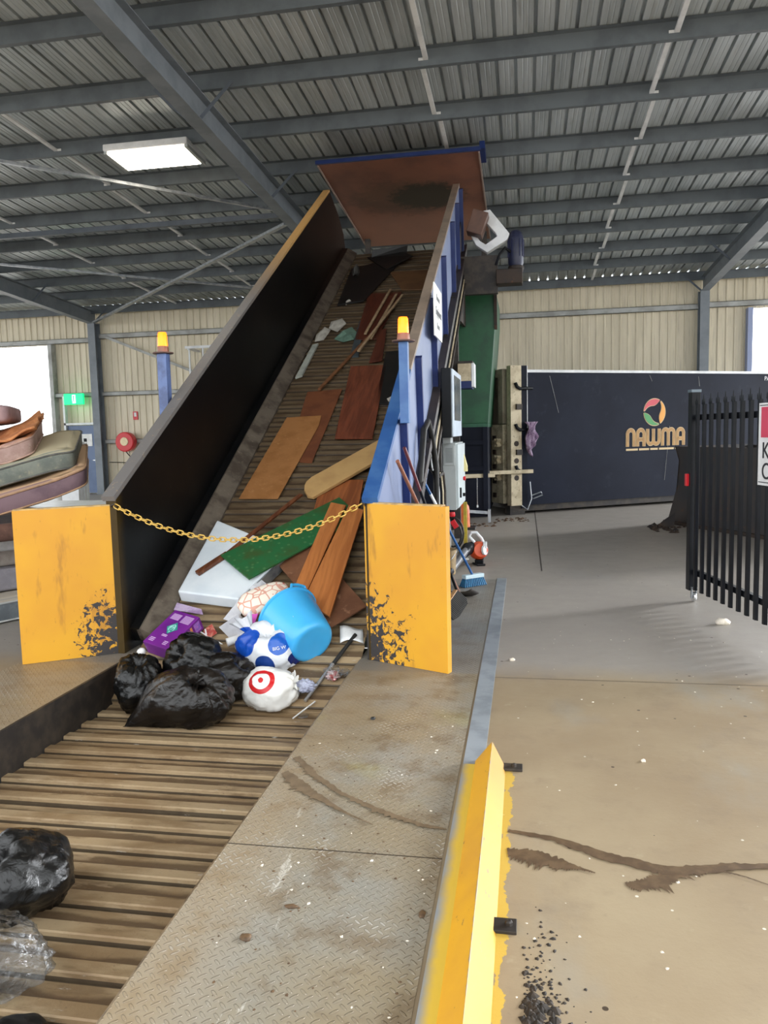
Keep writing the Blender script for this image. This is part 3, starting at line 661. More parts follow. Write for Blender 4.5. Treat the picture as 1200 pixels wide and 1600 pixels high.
for yt in (12.2, 11.15, 10.0, 8.85):
    b = MB(); b.bar((XRO+.03, yt, wr(yt, -1.0)), (XRO+.03, yt+.2, wr(yt, -1.55)), .14, .05, (1,0,0)); b.build('cable_bracket', M['darkmetal'], cv)
b = MB(); b.tube([(-.95, 7.0, .9), (-.94, 7.1, 1.25), (-.93, 7.3, 1.62), (-.92, 7.55, 1.70), (-.91, 7.75, 1.55), (-.90, 7.95, 1.3), (-.90, 8.0, 1.1), (-.90, 8.0, .02)], .03, 10); b.build('loop_hose', M['rubber'], cv, smooth=True)
# supporting legs under the wall
for y in (6.9, 9.0, 11.6):
    b = MB(); b.box(-1.05, -.95, y, y+.1, 0, wr(y, -1.1)); b.build('support_leg', M['darkmetal'], cv)
    b = MB(); b.box(-3.03, -2.93, y, y+.1, 0, bz(y)-.3 if y > 6.7 else .3); b.build('support_leg', M['darkmetal'], cv)
b = MB(); b.bar((-.96, 6.3, .05), (-.96, 7.7, 1.5), .06, .05); b.build('diagonal_strut', M['darkmetal'], cv)
# rusty lid over the drop
HX0, HX1, HY0, HZ0, HY1, HZ1 = -3.13, -.65, 12.22, 5.745, 16.0, 5.36
b = MB(); b.prism([(HX0, HY0, HZ0), (HX1, HY0, HZ0), (HX1, HY1, HZ1), (HX0, HY1, HZ1)], (0, .003, .03)); h = b.build('lid', M['hood'], cv)
b = MB(); b.bar((HX0-.03, HY0-.03, HZ0+.03), (HX1+.03, HY0-.03, HZ0+.03), .05, .055); b.bar((HX1+.05, HY0-.05, HZ0+.08), (HX1+.05, HY0+.45, HZ0+.03), .08, .11); b.build('lid_edge', M['navyblue'], h)
for hx in (HX0, HX1): b = MB(); b.bar((hx, HY0, HZ0), (hx, HY1, HZ1), .02, .05); b.build('lid_flange', pm('grey_flange', (150,130,120), None, rough=.5), h)
for x in (HX0+.1, HX1-.1):
    b = MB(); b.bar((x, 15.6, 5.42), (x, 15.6, 4.0), .1, .1); b.build('lid_post', M['darkmetal'], cv)
# dark head plates under the lid, drive
side('head_plate', XRO-.03, XRO+.02, [(12.0, wr(12,-1.0)), (12.9, 5.0), (13.6, 4.7), (14.6, 4.0), (14.6, 3.4), (12.0, 3.3)], M['rust'])
b = MB(); b.obox((-.68, 12.25, 4.70), (1,0,-.35), (0,1,0), (.35,0,1), .12, .16, .17); b.build('brown_hatch', pm('brown_plate', (98,66,50), (84,56,44), 5, .5), cv, bevel=.01)
wb = [(-.60, 4.92), (-.50, 4.93), (-.21, 4.56), (-.25, 4.47), (-.55, 4.30), (-.72, 4.42), (-.79, 4.56), (-.73, 4.60), (-.66, 4.48), (-.57, 4.42), (-.40, 4.53), (-.42, 4.58), (-.63, 4.82)]
b = MB(); b.prism([(x, 12.35, z) for x, z in wb], (0, .16, 0)); o = b.build('motor_bracket', M['white'], cv, bevel=.008); o['label'] = 'white painted motor bracket'
b = MB(); b.lathe([(.02,.0),(.07,.02),(.10,.06),(.115,.12),(.118,.13),(.118,.50),(.105,.53),(.09,.60),(.06,.63),(.0,.635)], (-.12, 12.5, 4.02+.62), (0,0,-1), 24)
o = b.build('drive_motor', pm('motor_blue', (40,44,70), (32,36,60), 6, .45), cv, smooth=True)
b = MB()
for k in range(12):
    a = 2*pi*k/12; b.obox((-.12+.12*cos(a), 12.5+.12*sin(a), 4.36), (cos(a), sin(a), 0), (-sin(a), cos(a), 0), (0,0,1), .008, .004, .13)
b.build('cooling_fin', pm('motor_blue_fin', (34,40,78), None, rough=.5), o)
b = MB(); b.box(-.42, -.02, 12.38, 12.68, 3.83, 4.05); b.lathe([(.1,0),(.12,.06),(.12,.1)], (-.12,12.5,4.0)); b.build('gearbox', M['rust'], cv, bevel=.012)
b = MB(); b.box(-.98, -.40, 12.55, 12.67, 3.72, 4.3); b.build('gearbox_mount', M['darkmetal'], cv)
b = MB(); b.tube([(-.2,12.4,4.3),(-.28,12.33,4.35),(-.36,12.3,4.25),(-.42,12.35,4.1)], .022, 8); b.build('motor_cable', M['black'], cv, smooth=True)
# white sign board fixed to the outside of the wall
sg = thing('machine_sign', (-.9, 8.48, 2.58), 'tall narrow white sign board with faint lettering on the outer conveyor wall', 'sign')
b = MB(); b.prism([(-.90, 8.12, 2.585), (-.90, 8.84, 2.585), (-.90, 8.84, 3.12), (-.90, 8.12, 3.12)], (-.012, 0, 0)); b.build('board', M['paper'], sg)
def text_mesh(body, size, ext=0.001, align='CENTER', spacing=1.0):
    cu = bpy.data.curves.new('lettering', 'FONT'); cu.body = body; cu.size = size; cu.extrude = ext; cu.align_x = align; cu.align_y = 'CENTER'; cu.space_character = spacing
    o = bpy.data.objects.new('lettering', cu); COL.objects.link(o); bpy.context.view_layer.update()
    me = bpy.data.meshes.new_from_object(o.evaluated_get(bpy.context.evaluated_depsgraph_get())); bpy.data.objects.remove(o); bpy.data.curves.remove(cu)
    return me
def text(name, body, size, at, right, up, mt, parent, ext=.0015, sx=1.0, align='CENTER', bold=0):
    me = text_mesh(body, size, ext, align); r = V(right).normalized(); u = V(up).normalized(); n = r.cross(u)
    mtx = Matrix(((r.x*sx, u.x, n.x, at[0]), (r.y*sx, u.y, n.y, at[1]), (r.z*sx, u.z, n.z, at[2]), (0,0,0,1)))
    me.transform(mtx); me.materials.clear(); me.materials.append(mt); me.name = name
    o = bpy.data.objects.new(name, me); COL.objects.link(o); o.parent = parent
    if parent: o.matrix_parent_inverse = wm(parent).inverted()
    return o
gi = pm('grey_ink', (120,122,124), None, rough=.6)
text('lettering', 'Equipment', .12, (-.897, 8.48, 2.85), (0,1,0), (0,0,1), gi, sg)
b = MB()
for (z, y0, ws) in ((2.99, 8.30, (.05,.04,.045,.04,.05)), (2.70, 8.34, (.04,.05,.04,.045))):
    for w in ws: b.box(-.8985, -.897, y0, y0+w, z-.02, z+.02+(.02 if y0 < 8.35 else 0)); y0 += w+.018
b.build('small_lettering', gi, sg)

# ------------------------------------------------------------------ yellow guard panels
def guard(a, b, label, mt, lip):
    a, b = V(a), V(b); d = (b-a).normalized(); n = V((d.y, -d.x, 0)); up = V((0,0,1.115))
    t = thing('guard_panel', ((a+b)/2), label, 'guard panel', 'yellow guard panels')
    m = MB(); m.prism([a+V((0,0,.008)), b+V((0,0,.008)), b+up, a+up], -n*.012); m.build('face_plate', mt, t)
    m = MB(); m.prism([a+up, b+up, b+up-n*.05, a+up-n*.05], (0,0,.01)); m.build('top_flange', pm('worn_top_flange', (196,160,96), (150,126,90), 9, .5), t)
    e = b if lip > 0 else a
    m = MB(); m.prism([e+V((0,0,.008)), e-n*.05+V((0,0,.008)), e-n*.05+up, e+up], d*lip*.03); m.build('side_flange', mt, t)
    return t
ylm = yellow_paint('chipped_yellow_left', (-2.98, 5.25, .05), (-1,0,0)); yrm = yellow_paint('chipped_yellow_right', (-1.10, 5.25, .1), (1,0,0))
guard((-3.552, 4.918, 0), (-2.965, 5.283, 0), 'yellow guard panel at the left foot of the conveyor, chipped at its lower right', ylm, -.2)
guard((-1.104, 5.283, 0), (-.535, 5.02, 0), 'yellow guard panel at the right foot of the conveyor, chipped at its lower left', yrm, 1)
# yellow plastic chain between them
ch = thing('barrier_chain', (-2.05, 5.3, .9), 'sagging yellow plastic chain hung between the two yellow guard panels', 'chain')
A, Z = V((-2.965, 5.262, 1.118)), V((-1.11, 5.262, 1.118)); nl = 46
def cat(t): x = 2*t-1; return A.lerp(Z, t) - V((0, .0, .255*(1-x*x)*(1+.0*x)))
P = [cat(i/nl) for i in range(nl+1)]
for i in range(nl):
    p, q = P[i], P[i+1]; d = (q-p).normalized(); side_v = V((0,1,0)) if i % 2 else d.cross(V((0,1,0))).normalized(); c0 = (p+q)/2; hl = (q-p).length*.5 - .0; ring = []
    for k in range(14):
        a = 2*pi*k/14; ring.append(c0 + d*(cos(a)*.016 + math.copysign(hl*.52, cos(a))) + side_v*(sin(a)*.0155))
    m = MB(); m.tube(ring + [ring[0]], .0052, 6, cap=False); m.build('link', M['yellow'], ch, smooth='all')
m = MB(); m.tube([A+V((-.02,.01,-.02)), A+V((-.02,-.015,0)), A+V((.005,-.01,.01))], .006, 6); m.tube([Z+V((.02,.02,-.02)), Z+V((.02,-.015,0)), Z+V((-.005,-.01,.01))], .006, 6); m.build('hook', M['darkmetal'], ch, smooth=True)

# ------------------------------------------------------------------ amber beacons on posts
def beacon(x, y, z0, z1, label, w=.075):
    t = thing('warning_beacon', (x, y, z0), label, 'beacon light', 'amber warning beacons')
    m = MB(); m.box(x-w/2, x+w/2, y-w/2, y+w/2, z0, z1); m.build('post', M['postblue'] if x < -2 else M['blue'], t, bevel=.004)
    m = MB(); m.lathe([(.085,0),(.09,.004),(.088,.012),(.05,.016)], (x, y, z1), n=28); m.build('mount_disc', pm('brown_flange', (96,70,60), (74,56,52), 9, .5), t, smooth=True)
    m = MB(); m.lathe([(.05,.012),(.048,.05),(.044,.065)], (x, y, z1), n=24); m.build('lamp_base', pm('beacon_base', (156,96,72), (120,84,74), 8, .4), t, smooth=True)
    m = MB(); m.lathe([(.043,.065),(.042,.1),(.039,.17),(.032,.185),(.0,.19)], (x, y, z1), n=24); m.build('lens', M['amber'], t, smooth=True)
    return t
bc = beacon(-.905, 5.98, 1.67, 2.285, 'amber beacon lit on a blue post fixed to the right conveyor wall', .07)
m = MB(); m.bar((-.93, 6.0, 1.70), (-.985, 6.45, 1.68), .03, .04); m.build('post_bracket', M['navyblue'], bc)
bl = beacon(-3.115, 6.5, 1.2, 2.335, 'amber beacon lit on a tall faded blue post behind the black conveyor wall', .085)
m = MB(); m.box(-3.08, -3.03, 6.48, 6.52, 1.3, 1.34); m.box(-3.08, -3.03, 6.48, 6.52, 1.55, 1.59); m.build('post_bracket', M['navyblue'], bl)
# ------------------------------------------------------------------ green hopper on the navy compactor
hp = thing('compactor', (-1.7, 14.2, 0), 'dark navy compactor body with a tall green hopper behind the conveyor head', 'compactor')
m = MB(); m.prism([(-.47, 13.6, 3.95), (-.47, 13.6, 3.55), (-.62, 13.6, 1.72), (-2.95, 13.6, 1.72), (-2.95, 13.6, 3.4), (-2.4, 13.6, 3.95)], (0, 2.2, 0)); m.build('hopper', M['green'], hp, bevel=.01)
m = MB(); m.box(-2.95, -.62, 13.5, 15.9, 1.66, 1.72); m.build('hopper_flange', pm('green_flange', (30,90,62), (22,60,46), 4, .5), hp)
m = MB(); m.box(-2.9, -.64, 13.45, 15.9, .12, 1.66); m.build('body', M['navydark'], hp)
m = MB()
for z in (1.36, .92, .14): m.box(-2.9, -.62, 13.38, 13.45, z, z+.07)
for x in (-1.2, -.70): m.box(x, x+.08, 13.37, 13.45, .14, 1.66)
m.build('body_rib', M['navydark'], hp)
m = MB(); m.box(-2.6, -.50, 13.6, 15.9, 3.95, 4.02); m.box(-.50, -.45, 13.56, 13.66, 3.3, 4.02); m.build('hopper_rim', M['rust'], hp)
m = MB(); m.bar((-1.05, 13.3, .83), (-.52, 13.55, .83), .07, .07); m.build('ratchet_bar', M['beige'], hp, bevel=.01)
m = MB(); m.tube([(-.8, 13.3, .8), (-.8, 13.3, .33)], .008, 6); m.lathe([(.02,0),(.02,.04)], (-.8, 13.3, .3), n=8); m.build('hanging_chain', M['chrome'], hp)
m = MB(); m.bar((-.95, 13.25, .24), (-.62, 13.3, .21), .06, .05); m.box(-.62, -.58, 13.2, 13.36, .05, .27); m.build('lower_bar', M['galv'], hp)

# ------------------------------------------------------------------ dark container with emblem and lettering
E1 = V((.851, .525, 0)).normalized(); E2 = V((-E1.y, E1.x, 0)); UP = V((0,0,1)); O = V((0, 15.02, 0))     # E2 points away from the camera
def cp(s, z, o=0): return O + E1*s - E2*o + UP*z
ct = thing('waste_container', cp(3, 0), 'long dark navy hook lift container carrying a gold NAWMA lettering and round leaf emblem', 'container')
ct['label'] = 'long dark navy waste container with gold lettering and a round three leaf emblem'
m = MB(); m.prism([cp(0, .17), cp(6.2, .17), cp(6.2, 2.66), cp(0, 2.66)], E2*2.3); m.build('body', M['navy'], ct)
m = MB(); m.prism([cp(.0, 2.66, .03), cp(6.2, 2.66, .03), cp(6.2, 2.71, .03), cp(.0, 2.71, .03)], E2*2.4); m.build('top_rail', M['white'], ct)
m = MB(); m.prism([cp(.0, .05, -.06), cp(6.2, .05, -.06), cp(6.2, .17, -.06), cp(.0, .17, -.06)], E2*2.1); m.build('skid', M['darkmetal'], ct)
m = MB(); m.prism([cp(-.36, .18, .10), cp(-.13, .18, .10), cp(-.13, 2.78, .10), cp(-.36, 2.78, .10)], E2*.14); m.build('end_post', M['beige'], ct)
m = MB(); m.prism([cp(-.13, .12, .08), cp(.0, .12, .08), cp(.0, 2.78, .08), cp(-.13, 2.78, .08)], E2*.4); m.build('end_flange', M['navydark'], ct)
m = MB(); m.prism([cp(.0, 1.2, .085), cp(.012, 1.2, .085), cp(.012, 2.78, .085), cp(.0, 2.78, .085)], E2*.3); m.build('flange_edge', M['white'], ct)
ef = pm('end_frame_grey', (168,158,138), (140,130,112), 4, .5)
m = MB(); b0 = cp(-.36, 0, -.2)
def ep(w, z, o=0): return b0 + E2*w + UP*z - E1*o
for (w0, w1, z0, z1, o) in ((0, 2.2, 2.6, 2.74, .0), (0, .16, 1.72, 2.6, .0), (2.05, 2.2, .2, 2.6, 0)):
    m.prism([ep(w0, z0), ep(w1, z0), ep(w1, z1), ep(w0, z1)], E1*.3)
m.build('end_frame', ef, ct)
m = MB(); m.prism([ep(.1, 1.55, -.12), ep(2.1, 1.55, -.12), ep(2.1, 2.62, -.12), ep(.1, 2.62, -.12)], E1*.1); m.build('end_plate', pm('brown_grey_plate', (128,118,104), (108,100,88), 3, .5), ct)
m = MB(); m.prism([ep(0, .2), ep(.62, .2), ep(.62, 1.7), ep(0, 1.7)], E1*.3); o = m.build('lower_column', pm('dirty_cream', (196,184,156), (160,148,122), 7, .55, c3=(70,62,52)), ct)
for z in (.35, .62, .9, 1.18, 1.45):
    b = MB(); b.obox(ep(.3, z, .01), E2, UP, E1, .06, .045, .012); b.build('slot_plate', M['rust'], o)
for z in (.70, 1.02, 1.34):
    b = MB(); b.lathe([(.05,0),(.05,.012)], cp(-.245, z, .095), -E2, 16); b.build('bolt_hole', M['rust'], ct)
    b = MB(); b.obox(ep(.12, z+.02, .05), (E2+UP).normalized(), (E2-UP).normalized(), E1, .09, .02, .04); b.obox(ep(.12, z+.02, .05), (E2+UP).normalized(), (E2-UP).normalized(), E1, .02, .09, .04); b.build('star_knob', M['beige'], ct)
for z in (2.38, 1.62, .85):
    b = MB(); b.tube([cp(-.27, z+.08, .12), cp(-.25, z+.01, .14), cp(-.19, z-.03, .15), cp(-.1, z-.02, .14), cp(.1, z-.02, .1)], .032, 8); b.build('latch_hook', M['black'], ct, smooth=True)
for z in (2.02, 1.18):
    b = MB(); b.obox(cp(-.2, z, .12), E1, UP, E2, .06, .05, .03); b.build('latch_catch', M['darkmetal'], ct)
b = MB(); b.bar(cp(-.85, .82, .12), cp(.04, .82, .2), .07, .07); b.build('ratchet_bar', M['beige'], ct, bevel=.008)
b = MB(); b.tube([cp(.03, .62, .12), cp(.05, .3, .14), cp(-.05, .1, .16), cp(-.16, .18, .14)], .012, 6); b.tube([cp(.05, .36, .14), cp(.25, .42, .16), cp(.28, .36, .16), cp(.08, .3, .15)], .012, 6); b.build('safety_chain', M['galv'], ct, smooth=True)
b = MB(); b.obox(cp(-.2, .09, -.05), E1, UP, E2, .16, .09, .1); b.build('end_roller', M['darkmetal'], ct)
# lettering and emblem: flat applied shapes, drawn as rounded strokes on the container face
GOLD = pm('gold_lettering', (176,132,70), (158,116,60), 6, .45); CREAM = pm('cream_outline', (206,180,136), None, rough=.5)
def arc(cx, cy, r, a0, a1, n=12, ry=None): return [(cx + r*cos(radians(a0+(a1-a0)*k/n)), cy + (ry or r)*sin(radians(a0+(a1-a0)*k/n))) for k in range(n+1)]
def stroke(m, pts, w, s0, z0, o, sc=1.0):
    """ribbon of half-width w along a 2D path with round joints"""
    for i in range(len(pts)-1):
        a, b = V((*pts[i], 0)), V((*pts[i+1], 0)); d = (b-a); L = d.length
        if L < 1e-6: continue
        d /= L; n = V((-d.y, d.x, 0))*w; e = d*w*.25
        q = [a-e+n, a-e-n, b+e-n, b+e+n]; m.prism([cp(s0+p.x*sc, z0+p.y*sc, o + .00006*(i % 17)) for p in q], -E2*.002)
# letters, 1 unit = cap height
LET = {
 'n': [[(.1,0),(.1,.68)] + arc(.33,.67,.23,180,0) + [(.56,.68),(.56,0)]],
 'a': [[(.1,0),(.1,.68)] + arc(.33,.67,.23,180,0) + [(.56,.68),(.56,0)], [(.1,.36),(.56,.36)]],
 'w': [[(.1,.92),(.1,.3)] + arc(.31,.3,.21,180,360) + [(.52,.3),(.52,.92)], [(.52,.3)] + arc(.73,.3,.21,180,360) + [(.94,.3),(.94,.92)]],
 'm': [[(.1,0),(.1,.68)] + arc(.31,.69,.21,180,0) + [(.52,.68),(.52,0)], [(.52,.68)] + arc(.73,.69,.21,180,0) + [(.94,.68),(.94,0)]]}
adv = {'n': .72, 'a': .72, 'w': 1.1, 'm': 1.1}; tw = sum(adv[c] for c in 'nawma'); LS0, LS1, LZ0, LH = 2.33, 3.83, 1.215, .355; sx = (LS1-LS0)/tw
ml, mo = MB(), MB(); px = 0
for c in 'nawma':
    for st in LET[c]:
        pts = [((px+x)*sx, y*LH) for x, y in st]; stroke(mo, pts, .041, LS0, LZ0, .004); stroke(ml, pts, .030, LS0, LZ0, .008)
    px += adv[c]
mo.build('lettering_outline', CREAM, ct, recalc=True); ml.build('lettering', GOLD, ct, recalc=True)
b = MB(); 
for s0, s1 in ((2.33, 2.62), (2.65, 2.90), (2.93, 3.12), (3.15, 3.53), (3.56, 3.83)): b.prism([cp(s0, 1.125, .004), cp(s1, 1.125, .004), cp(s1, 1.165, .004), cp(s0, 1.165, .004)], -E2*.002)
b.build('small_caption', CREAM, ct)
EC, EZ, ER = 3.03, 1.885, .265
def leaf(a0, mt):
    """one of three curved leaf shapes making a ring"""
    out, ins = [], []
    for k in range(17):
        t = k/16; a = radians(a0 + 114*t); wd = .125*sin(pi*t**.62)**.9 + .004
        out.append((ER*cos(a), ER*sin(a))); ins.append(((ER-wd)*cos(a), (ER-wd)*sin(a)))
    for o, gr, mm in ((.004, .014, CREAM), (.008, 0, mt)):
        q = MB(); oo = [(x*(1+gr/ER), y*(1+gr/ER)) for x, y in out]; ii = [(x*(1-gr/ER*1.2), y*(1-gr/ER*1.2)) for x, y in ins]
        vs = [cp(EC+x, EZ+y, o) for x, y in oo+ii]; n = len(oo); q.add(vs, [(i, i+1, n+i+1, n+i) for i in range(n-1)]); q.build('emblem_leaf' if mm is mt else 'emblem_outline', mm, ct)
leaf(62, pm('leaf_red', (206,72,84), None, rough=.45)); leaf(-58, pm('leaf_orange', (232,160,64), None, rough=.45)); leaf(182, pm('leaf_green', (70,150,84), None, rough=.45))
text('serial_lettering', 'PAL', .13, cp(5.95, 2.56, .006), E1, UP, M['white'], ct, align='LEFT')
for s0, z0, s1, z1 in ((.55, 2.6, .75, 1.9), (2.9, 2.62, 2.96, 2.5), (4.15, 2.6, 4.18, 2.4), (3.42, 1.6, 3.30, .5)):
    b = MB(); b.bar(cp(s0, z0, .002), cp(s1, z1, .002), .006, .004); b.build('scratch', M['girt'], ct)
# purple rag
def rag(name, fn, mt, label, cat, nu=14, nv=18, th=.004):
    m = MB(); m.grid(fn, nu, nv); o = m.build(name, mt, recalc=False, smooth='all'); s = o.modifiers.new('cloth', 'SOLIDIFY'); s.thickness = th
    return tag(o, label, cat)
def ragf(u, v): 
    s = .02 + (u-.5)*.30*(1-.6*v) + .04*sin(v*7+u*3); z = 1.74 - v*.62*(1-.6*abs(u-.25)) - .05*sin(u*9)*v; o = .19 + .06*sin(u*17+v*4) + .03*sin(u*5+v*11)
    return cp(s, z, o)
rag('purple_rag', ragf, pm('purple_cloth', (186,164,190), (112,86,114), 13, .8, c3=(216,198,214)), 'crumpled purple rag hanging from the latch at the container end post', 'rag')

# rusty bin behind the gate
bd = V((1,-2,0)).normalized(); bn = V((2,1,0)).normalized(); b0 = V((2.3,13.5,0))
def bp(s, z, o=0): return b0 + bd*s + UP*z + bn*o
bt = thing('scrap_bin', bp(1.6, 0, .6), 'dark rusty open steel bin standing behind the palisade gate', 'bin')
m = MB(); pr = [bp(.02,.0), bp(3.6,.0), bp(3.6,1.26), bp(.2,1.27), bp(.31,1.04), bp(.25,.57)]
m.prism(pr, bn*.03); m.build('side_panel', pm('rust_dark_panel', (52,46,44), (38,38,42), 1.5, .55, c3=(74,52,36)), bt)
m = MB(); m.prism([bp(.25,.57), bp(.31,1.04), bp(.2,1.27), bp(.2,1.27,1.4), bp(.31,1.04,1.4), bp(.25,.57,1.4)], bd*.03); m.prism([bp(.02,0,.03), bp(.25,.57,.03), bp(.25,.57,1.4), bp(.02,0,1.4)], bd*.03); m.prism([bp(.1,0,1.4), bp(3.6,0,1.4), bp(3.6,1.26,1.4), bp(.2,1.26,1.4)], bn*.03); m.prism([bp(3.57,0,.03), bp(3.57,1.26,.03), bp(3.57,1.26,1.4), bp(3.57,0,1.4)], bd*.03); m.build('back_panels', M['rust'], bt)
m = MB(); m.bar(bp(.0,.03,-.03), bp(3.6,.03,-.03), .06, .05); m.build('base_rail', M['rust'], bt)
m = MB(); r = random.Random(5)
for i in range(46):
    x, y = 1.95+abs(r.gauss(0,.2))*1.0, 12.75+r.gauss(0,.25); s = r.uniform(.02, .075); a = r.random()*6; q = [(x+s*cos(a+k*1.26)*r.uniform(.6,1.2), y+s*sin(a+k*1.26)*r.uniform(.6,1.2), .0) for k in range(5)]
    m.add(q+[(x, y, s*.7)], [(k, (k+1) % 5, 5) for k in range(5)])
m.add([(2.05,12.95,0),(2.32,12.9,0),(2.36,13.05,.22),(2.2,13.1,.1)], [(0,1,2,3)])
tag(m.build('rusty_debris', M['rust']), 'low heap of rusty brown debris on the floor at the foot of the rusty bin', 'debris', kind='stuff')
m = MB(); r = random.Random(9)
for i in range(120):
    x, y = -1.3+r.random()*1.5, 14.0+r.random()*.55+.3*0; x -= .1; s = r.uniform(.01, .05); a = r.random()*6; q = [(x+s*cos(a+k*1.26), y-.25+s*sin(a+k*1.26), .0) for k in range(5)]
    if y-.25 > 13.45 and x < -.5: q = [(p[0], p[1]-.7, 0) for p in q]; y -= .7
    m.add(q+[(x, y-.25, s*.5)], [(k, (k+1) % 5, 5) for k in range(5)])
tag(m.build('dirt_litter', pm('brown_litter', (96,70,46), (60,46,34), 30, .8)), 'strip of brown dirt and litter along the foot of the compactor', 'dirt', kind='stuff')

# ------------------------------------------------------------------ palisade gate
G0 = V((1.497, 7.44, 0)); GD = V((.186, -.983, 0)).normalized(); GN = V((-GD.y, GD.x, 0))    # GN to the right, away from the camera side
if GN.x < 0: GN = -GN
gt = thing('palisade_gate', G0, 'black steel palisade gate standing open at the right on a small castor wheel', 'gate')
m = MB(); m.obox(G0+UP*1.0, GD, GN, UP, .04, .04, .90); m.build('gate_post', M['black'], gt, bevel=.004)
m = MB(); m.obox(G0+UP*1.905, GD, GN, UP, .044, .044, .012); m.build('post_cap', pm('grey_cap', (92,106,116), None, rough=.4), gt)
for z in (1.67, .27): m = MB(); m.bar(G0+UP*z+GN*.02, G0+GD*2.2+UP*z+GN*.02, .04, .05); m.build('gate_rail', M['black'], gt)
pitch = .141; w = .034
pm_ = None
for k in range(15):
    c = G0 + GD*(.115 + pitch*k) - GN*.022; b = MB()
    sec = [(-w, .012), (-w*.45, -.006), (w*.45, -.006), (w, .012), (w*.5, -.001), (-w*.5, -.001)]
    b.prism([c + GD*x + GN*y + UP*.12 for x, y in sec], UP*1.66)
    for hx, hz, tip in ((-.024, 1.78, 1.825), (0, 1.78, 1.868), (.024, 1.78, 1.825)):
        b.prism([c+GD*(hx-.011)+UP*hz-GN*.004, c+GD*(hx+.011)+UP*hz-GN*.004, c+GD*(hx*1.1+.002)+UP*tip-GN*.004, c+GD*(hx*1.1-.002)+UP*tip-GN*.004], GN*.004)
    b.build('pale', M['black'], gt)
m = MB(); m.obox(G0-GN*.05-GD*.02+UP*1.11, GD, GN, UP, .02, .014, .055); m.build('red_reflector', M['red'], gt, bevel=.004)
m = MB(); m.lathe([(.0,-.012),(.04,-.014),(.045,-.008),(.045,.008),(.04,.014),(0,.012)], G0+GD*.05+UP*.046, GN, 18); cw = m.build('castor_wheel', M['chrome'], gt, smooth=True)
m = MB(); m.obox(G0+GD*.05+UP*.085+GN*.02, GD, GN, UP, .02, .003, .05); m.obox(G0+GD*.05+UP*.085-GN*.02, GD, GN, UP, .02, .003, .05); m.obox(G0+GD*.05+UP*.13, GD, GN, UP, .025, .025, .004); m.build('castor_fork', M['galv'], gt)
sgn = thing('gate_sign', G0+GD*1.4+UP*1.14, 'white warning sign with a red top block and black letters on the palisade gate', 'sign')
so = -.03
def gp(s, z, o): return G0 + GD*s + UP*z + GN*o
m = MB(); m.prism([gp(1.265,1.15,so), gp(1.865,1.15,so), gp(1.865,1.75,so), gp(1.265,1.75,so)], -GN*.004); m.build('board', M['paper'], sgn)
m = MB(); m.prism([gp(1.305,1.50,so-.006), gp(1.825,1.50,so-.006), gp(1.825,1.72,so-.006), gp(1.305,1.72,so-.006)], -GN*.001); m.build('red_block', M['signred'], sgn)
m = MB()
for (a, b2, c, d2) in ((1.28,1.85,1.17,1.176), (1.28,1.85,1.730,1.736)): m.prism([gp(a,c,so-.006), gp(b2,c,so-.006), gp(b2,d2,so-.006), gp(a,d2,so-.006)], -GN*.001)
m.build('border_line', M['ink'], sgn)
text('lettering', 'KEEP', .17, gp(1.325,1.40,so-.007), GD, UP, M['ink'], sgn, align='LEFT')
text('lettering', 'CLEAR', .17, gp(1.325,1.25,so-.007), GD, UP, M['ink'], sgn, align='LEFT')
# ------------------------------------------------------------------ control cabinet, screen, tools by the conveyor
kb = thing('control_cabinet', (-.86, 9.75, .67), 'light grey electrical cabinet with a vent grille on the right side of the conveyor', 'cabinet')
m = MB(); m.box(-.955, -.80, 9.2, 10.3, .67, 1.463); m.build('body', M['grey'], kb, bevel=.006)
m = MB(); m.box(-.80, -.775, 9.22, 10.28, .69, 1.445); m.build('door', pm('cabinet_door', (196,206,208), (186,194,196), 4, .35), kb, bevel=.004)
m = MB(); m.box(-.94, -.815, 9.185, 9.2, 1.20, 1.43); v = m.build('vent_frame', M['grey'], kb, bevel=.003)
m = MB()
for k in range(11): m.box(-.92, -.835, 9.178, 9.187, 1.235+k*.016, 1.243+k*.016)
m.build('vent_grille', M['vent'], v)
m = MB(); m.lathe([(.02,0),(.028,.01),(.028,.03),(.0,.034)], (-.775, 9.95, 1.0), (1,0,0), 14); m.build('stop_button', M['red'], kb)
m = MB(); m.box(-.775, -.755, 9.4, 9.44, .8, .92); m.box(-.775, -.745, 9.85, 9.9, .78, .82); m.build('door_handle', M['black'], kb)
m = MB(); m.prism([(-.775, 10.1, 1.30), (-.735, 10.1, 1.15), (-.735, 10.1, 1.08), (-.775, 10.1, 1.08)], (0,.10,0)); m.build('warning_tag', pm('tag_yellow', (224,212,150), None, rough=.5), kb)
m = MB(); m.box(-.80, -.755, 10.22, 10.27, 0, .67); m.build('yellow_leg', M['yellowpost'], kb)
hm = thing('display_panel', (-.83, 9.2, 1.53), 'tall operator display panel with a pale screen above the grey cabinet', 'display')
m = MB(); m.box(-.90, -.79, 8.62, 9.78, 1.53, 2.29); m.build('housing', M['greydark'], hm, bevel=.008)
m = MB(); m.box(-.79, -.772, 8.64, 9.77, 1.54, 2.28); m.build('bezel', pm('pale_bezel', (196,208,220), (180,192,206), 5, .35), hm, bevel=.004)
m = MB(); m.box(-.772, -.769, 8.78, 9.64, 1.72, 2.22); m.build('screen', M['screen'], hm)
m = MB(); m.box(-.93, -.84, 9.0, 9.3, 1.463, 1.53); m.build('stand', M['grey'], hm)
jb = thing('junction_box', (-.8, 11.4, 2.25), 'small cream and blue junction box high behind the display panel', 'junction box')
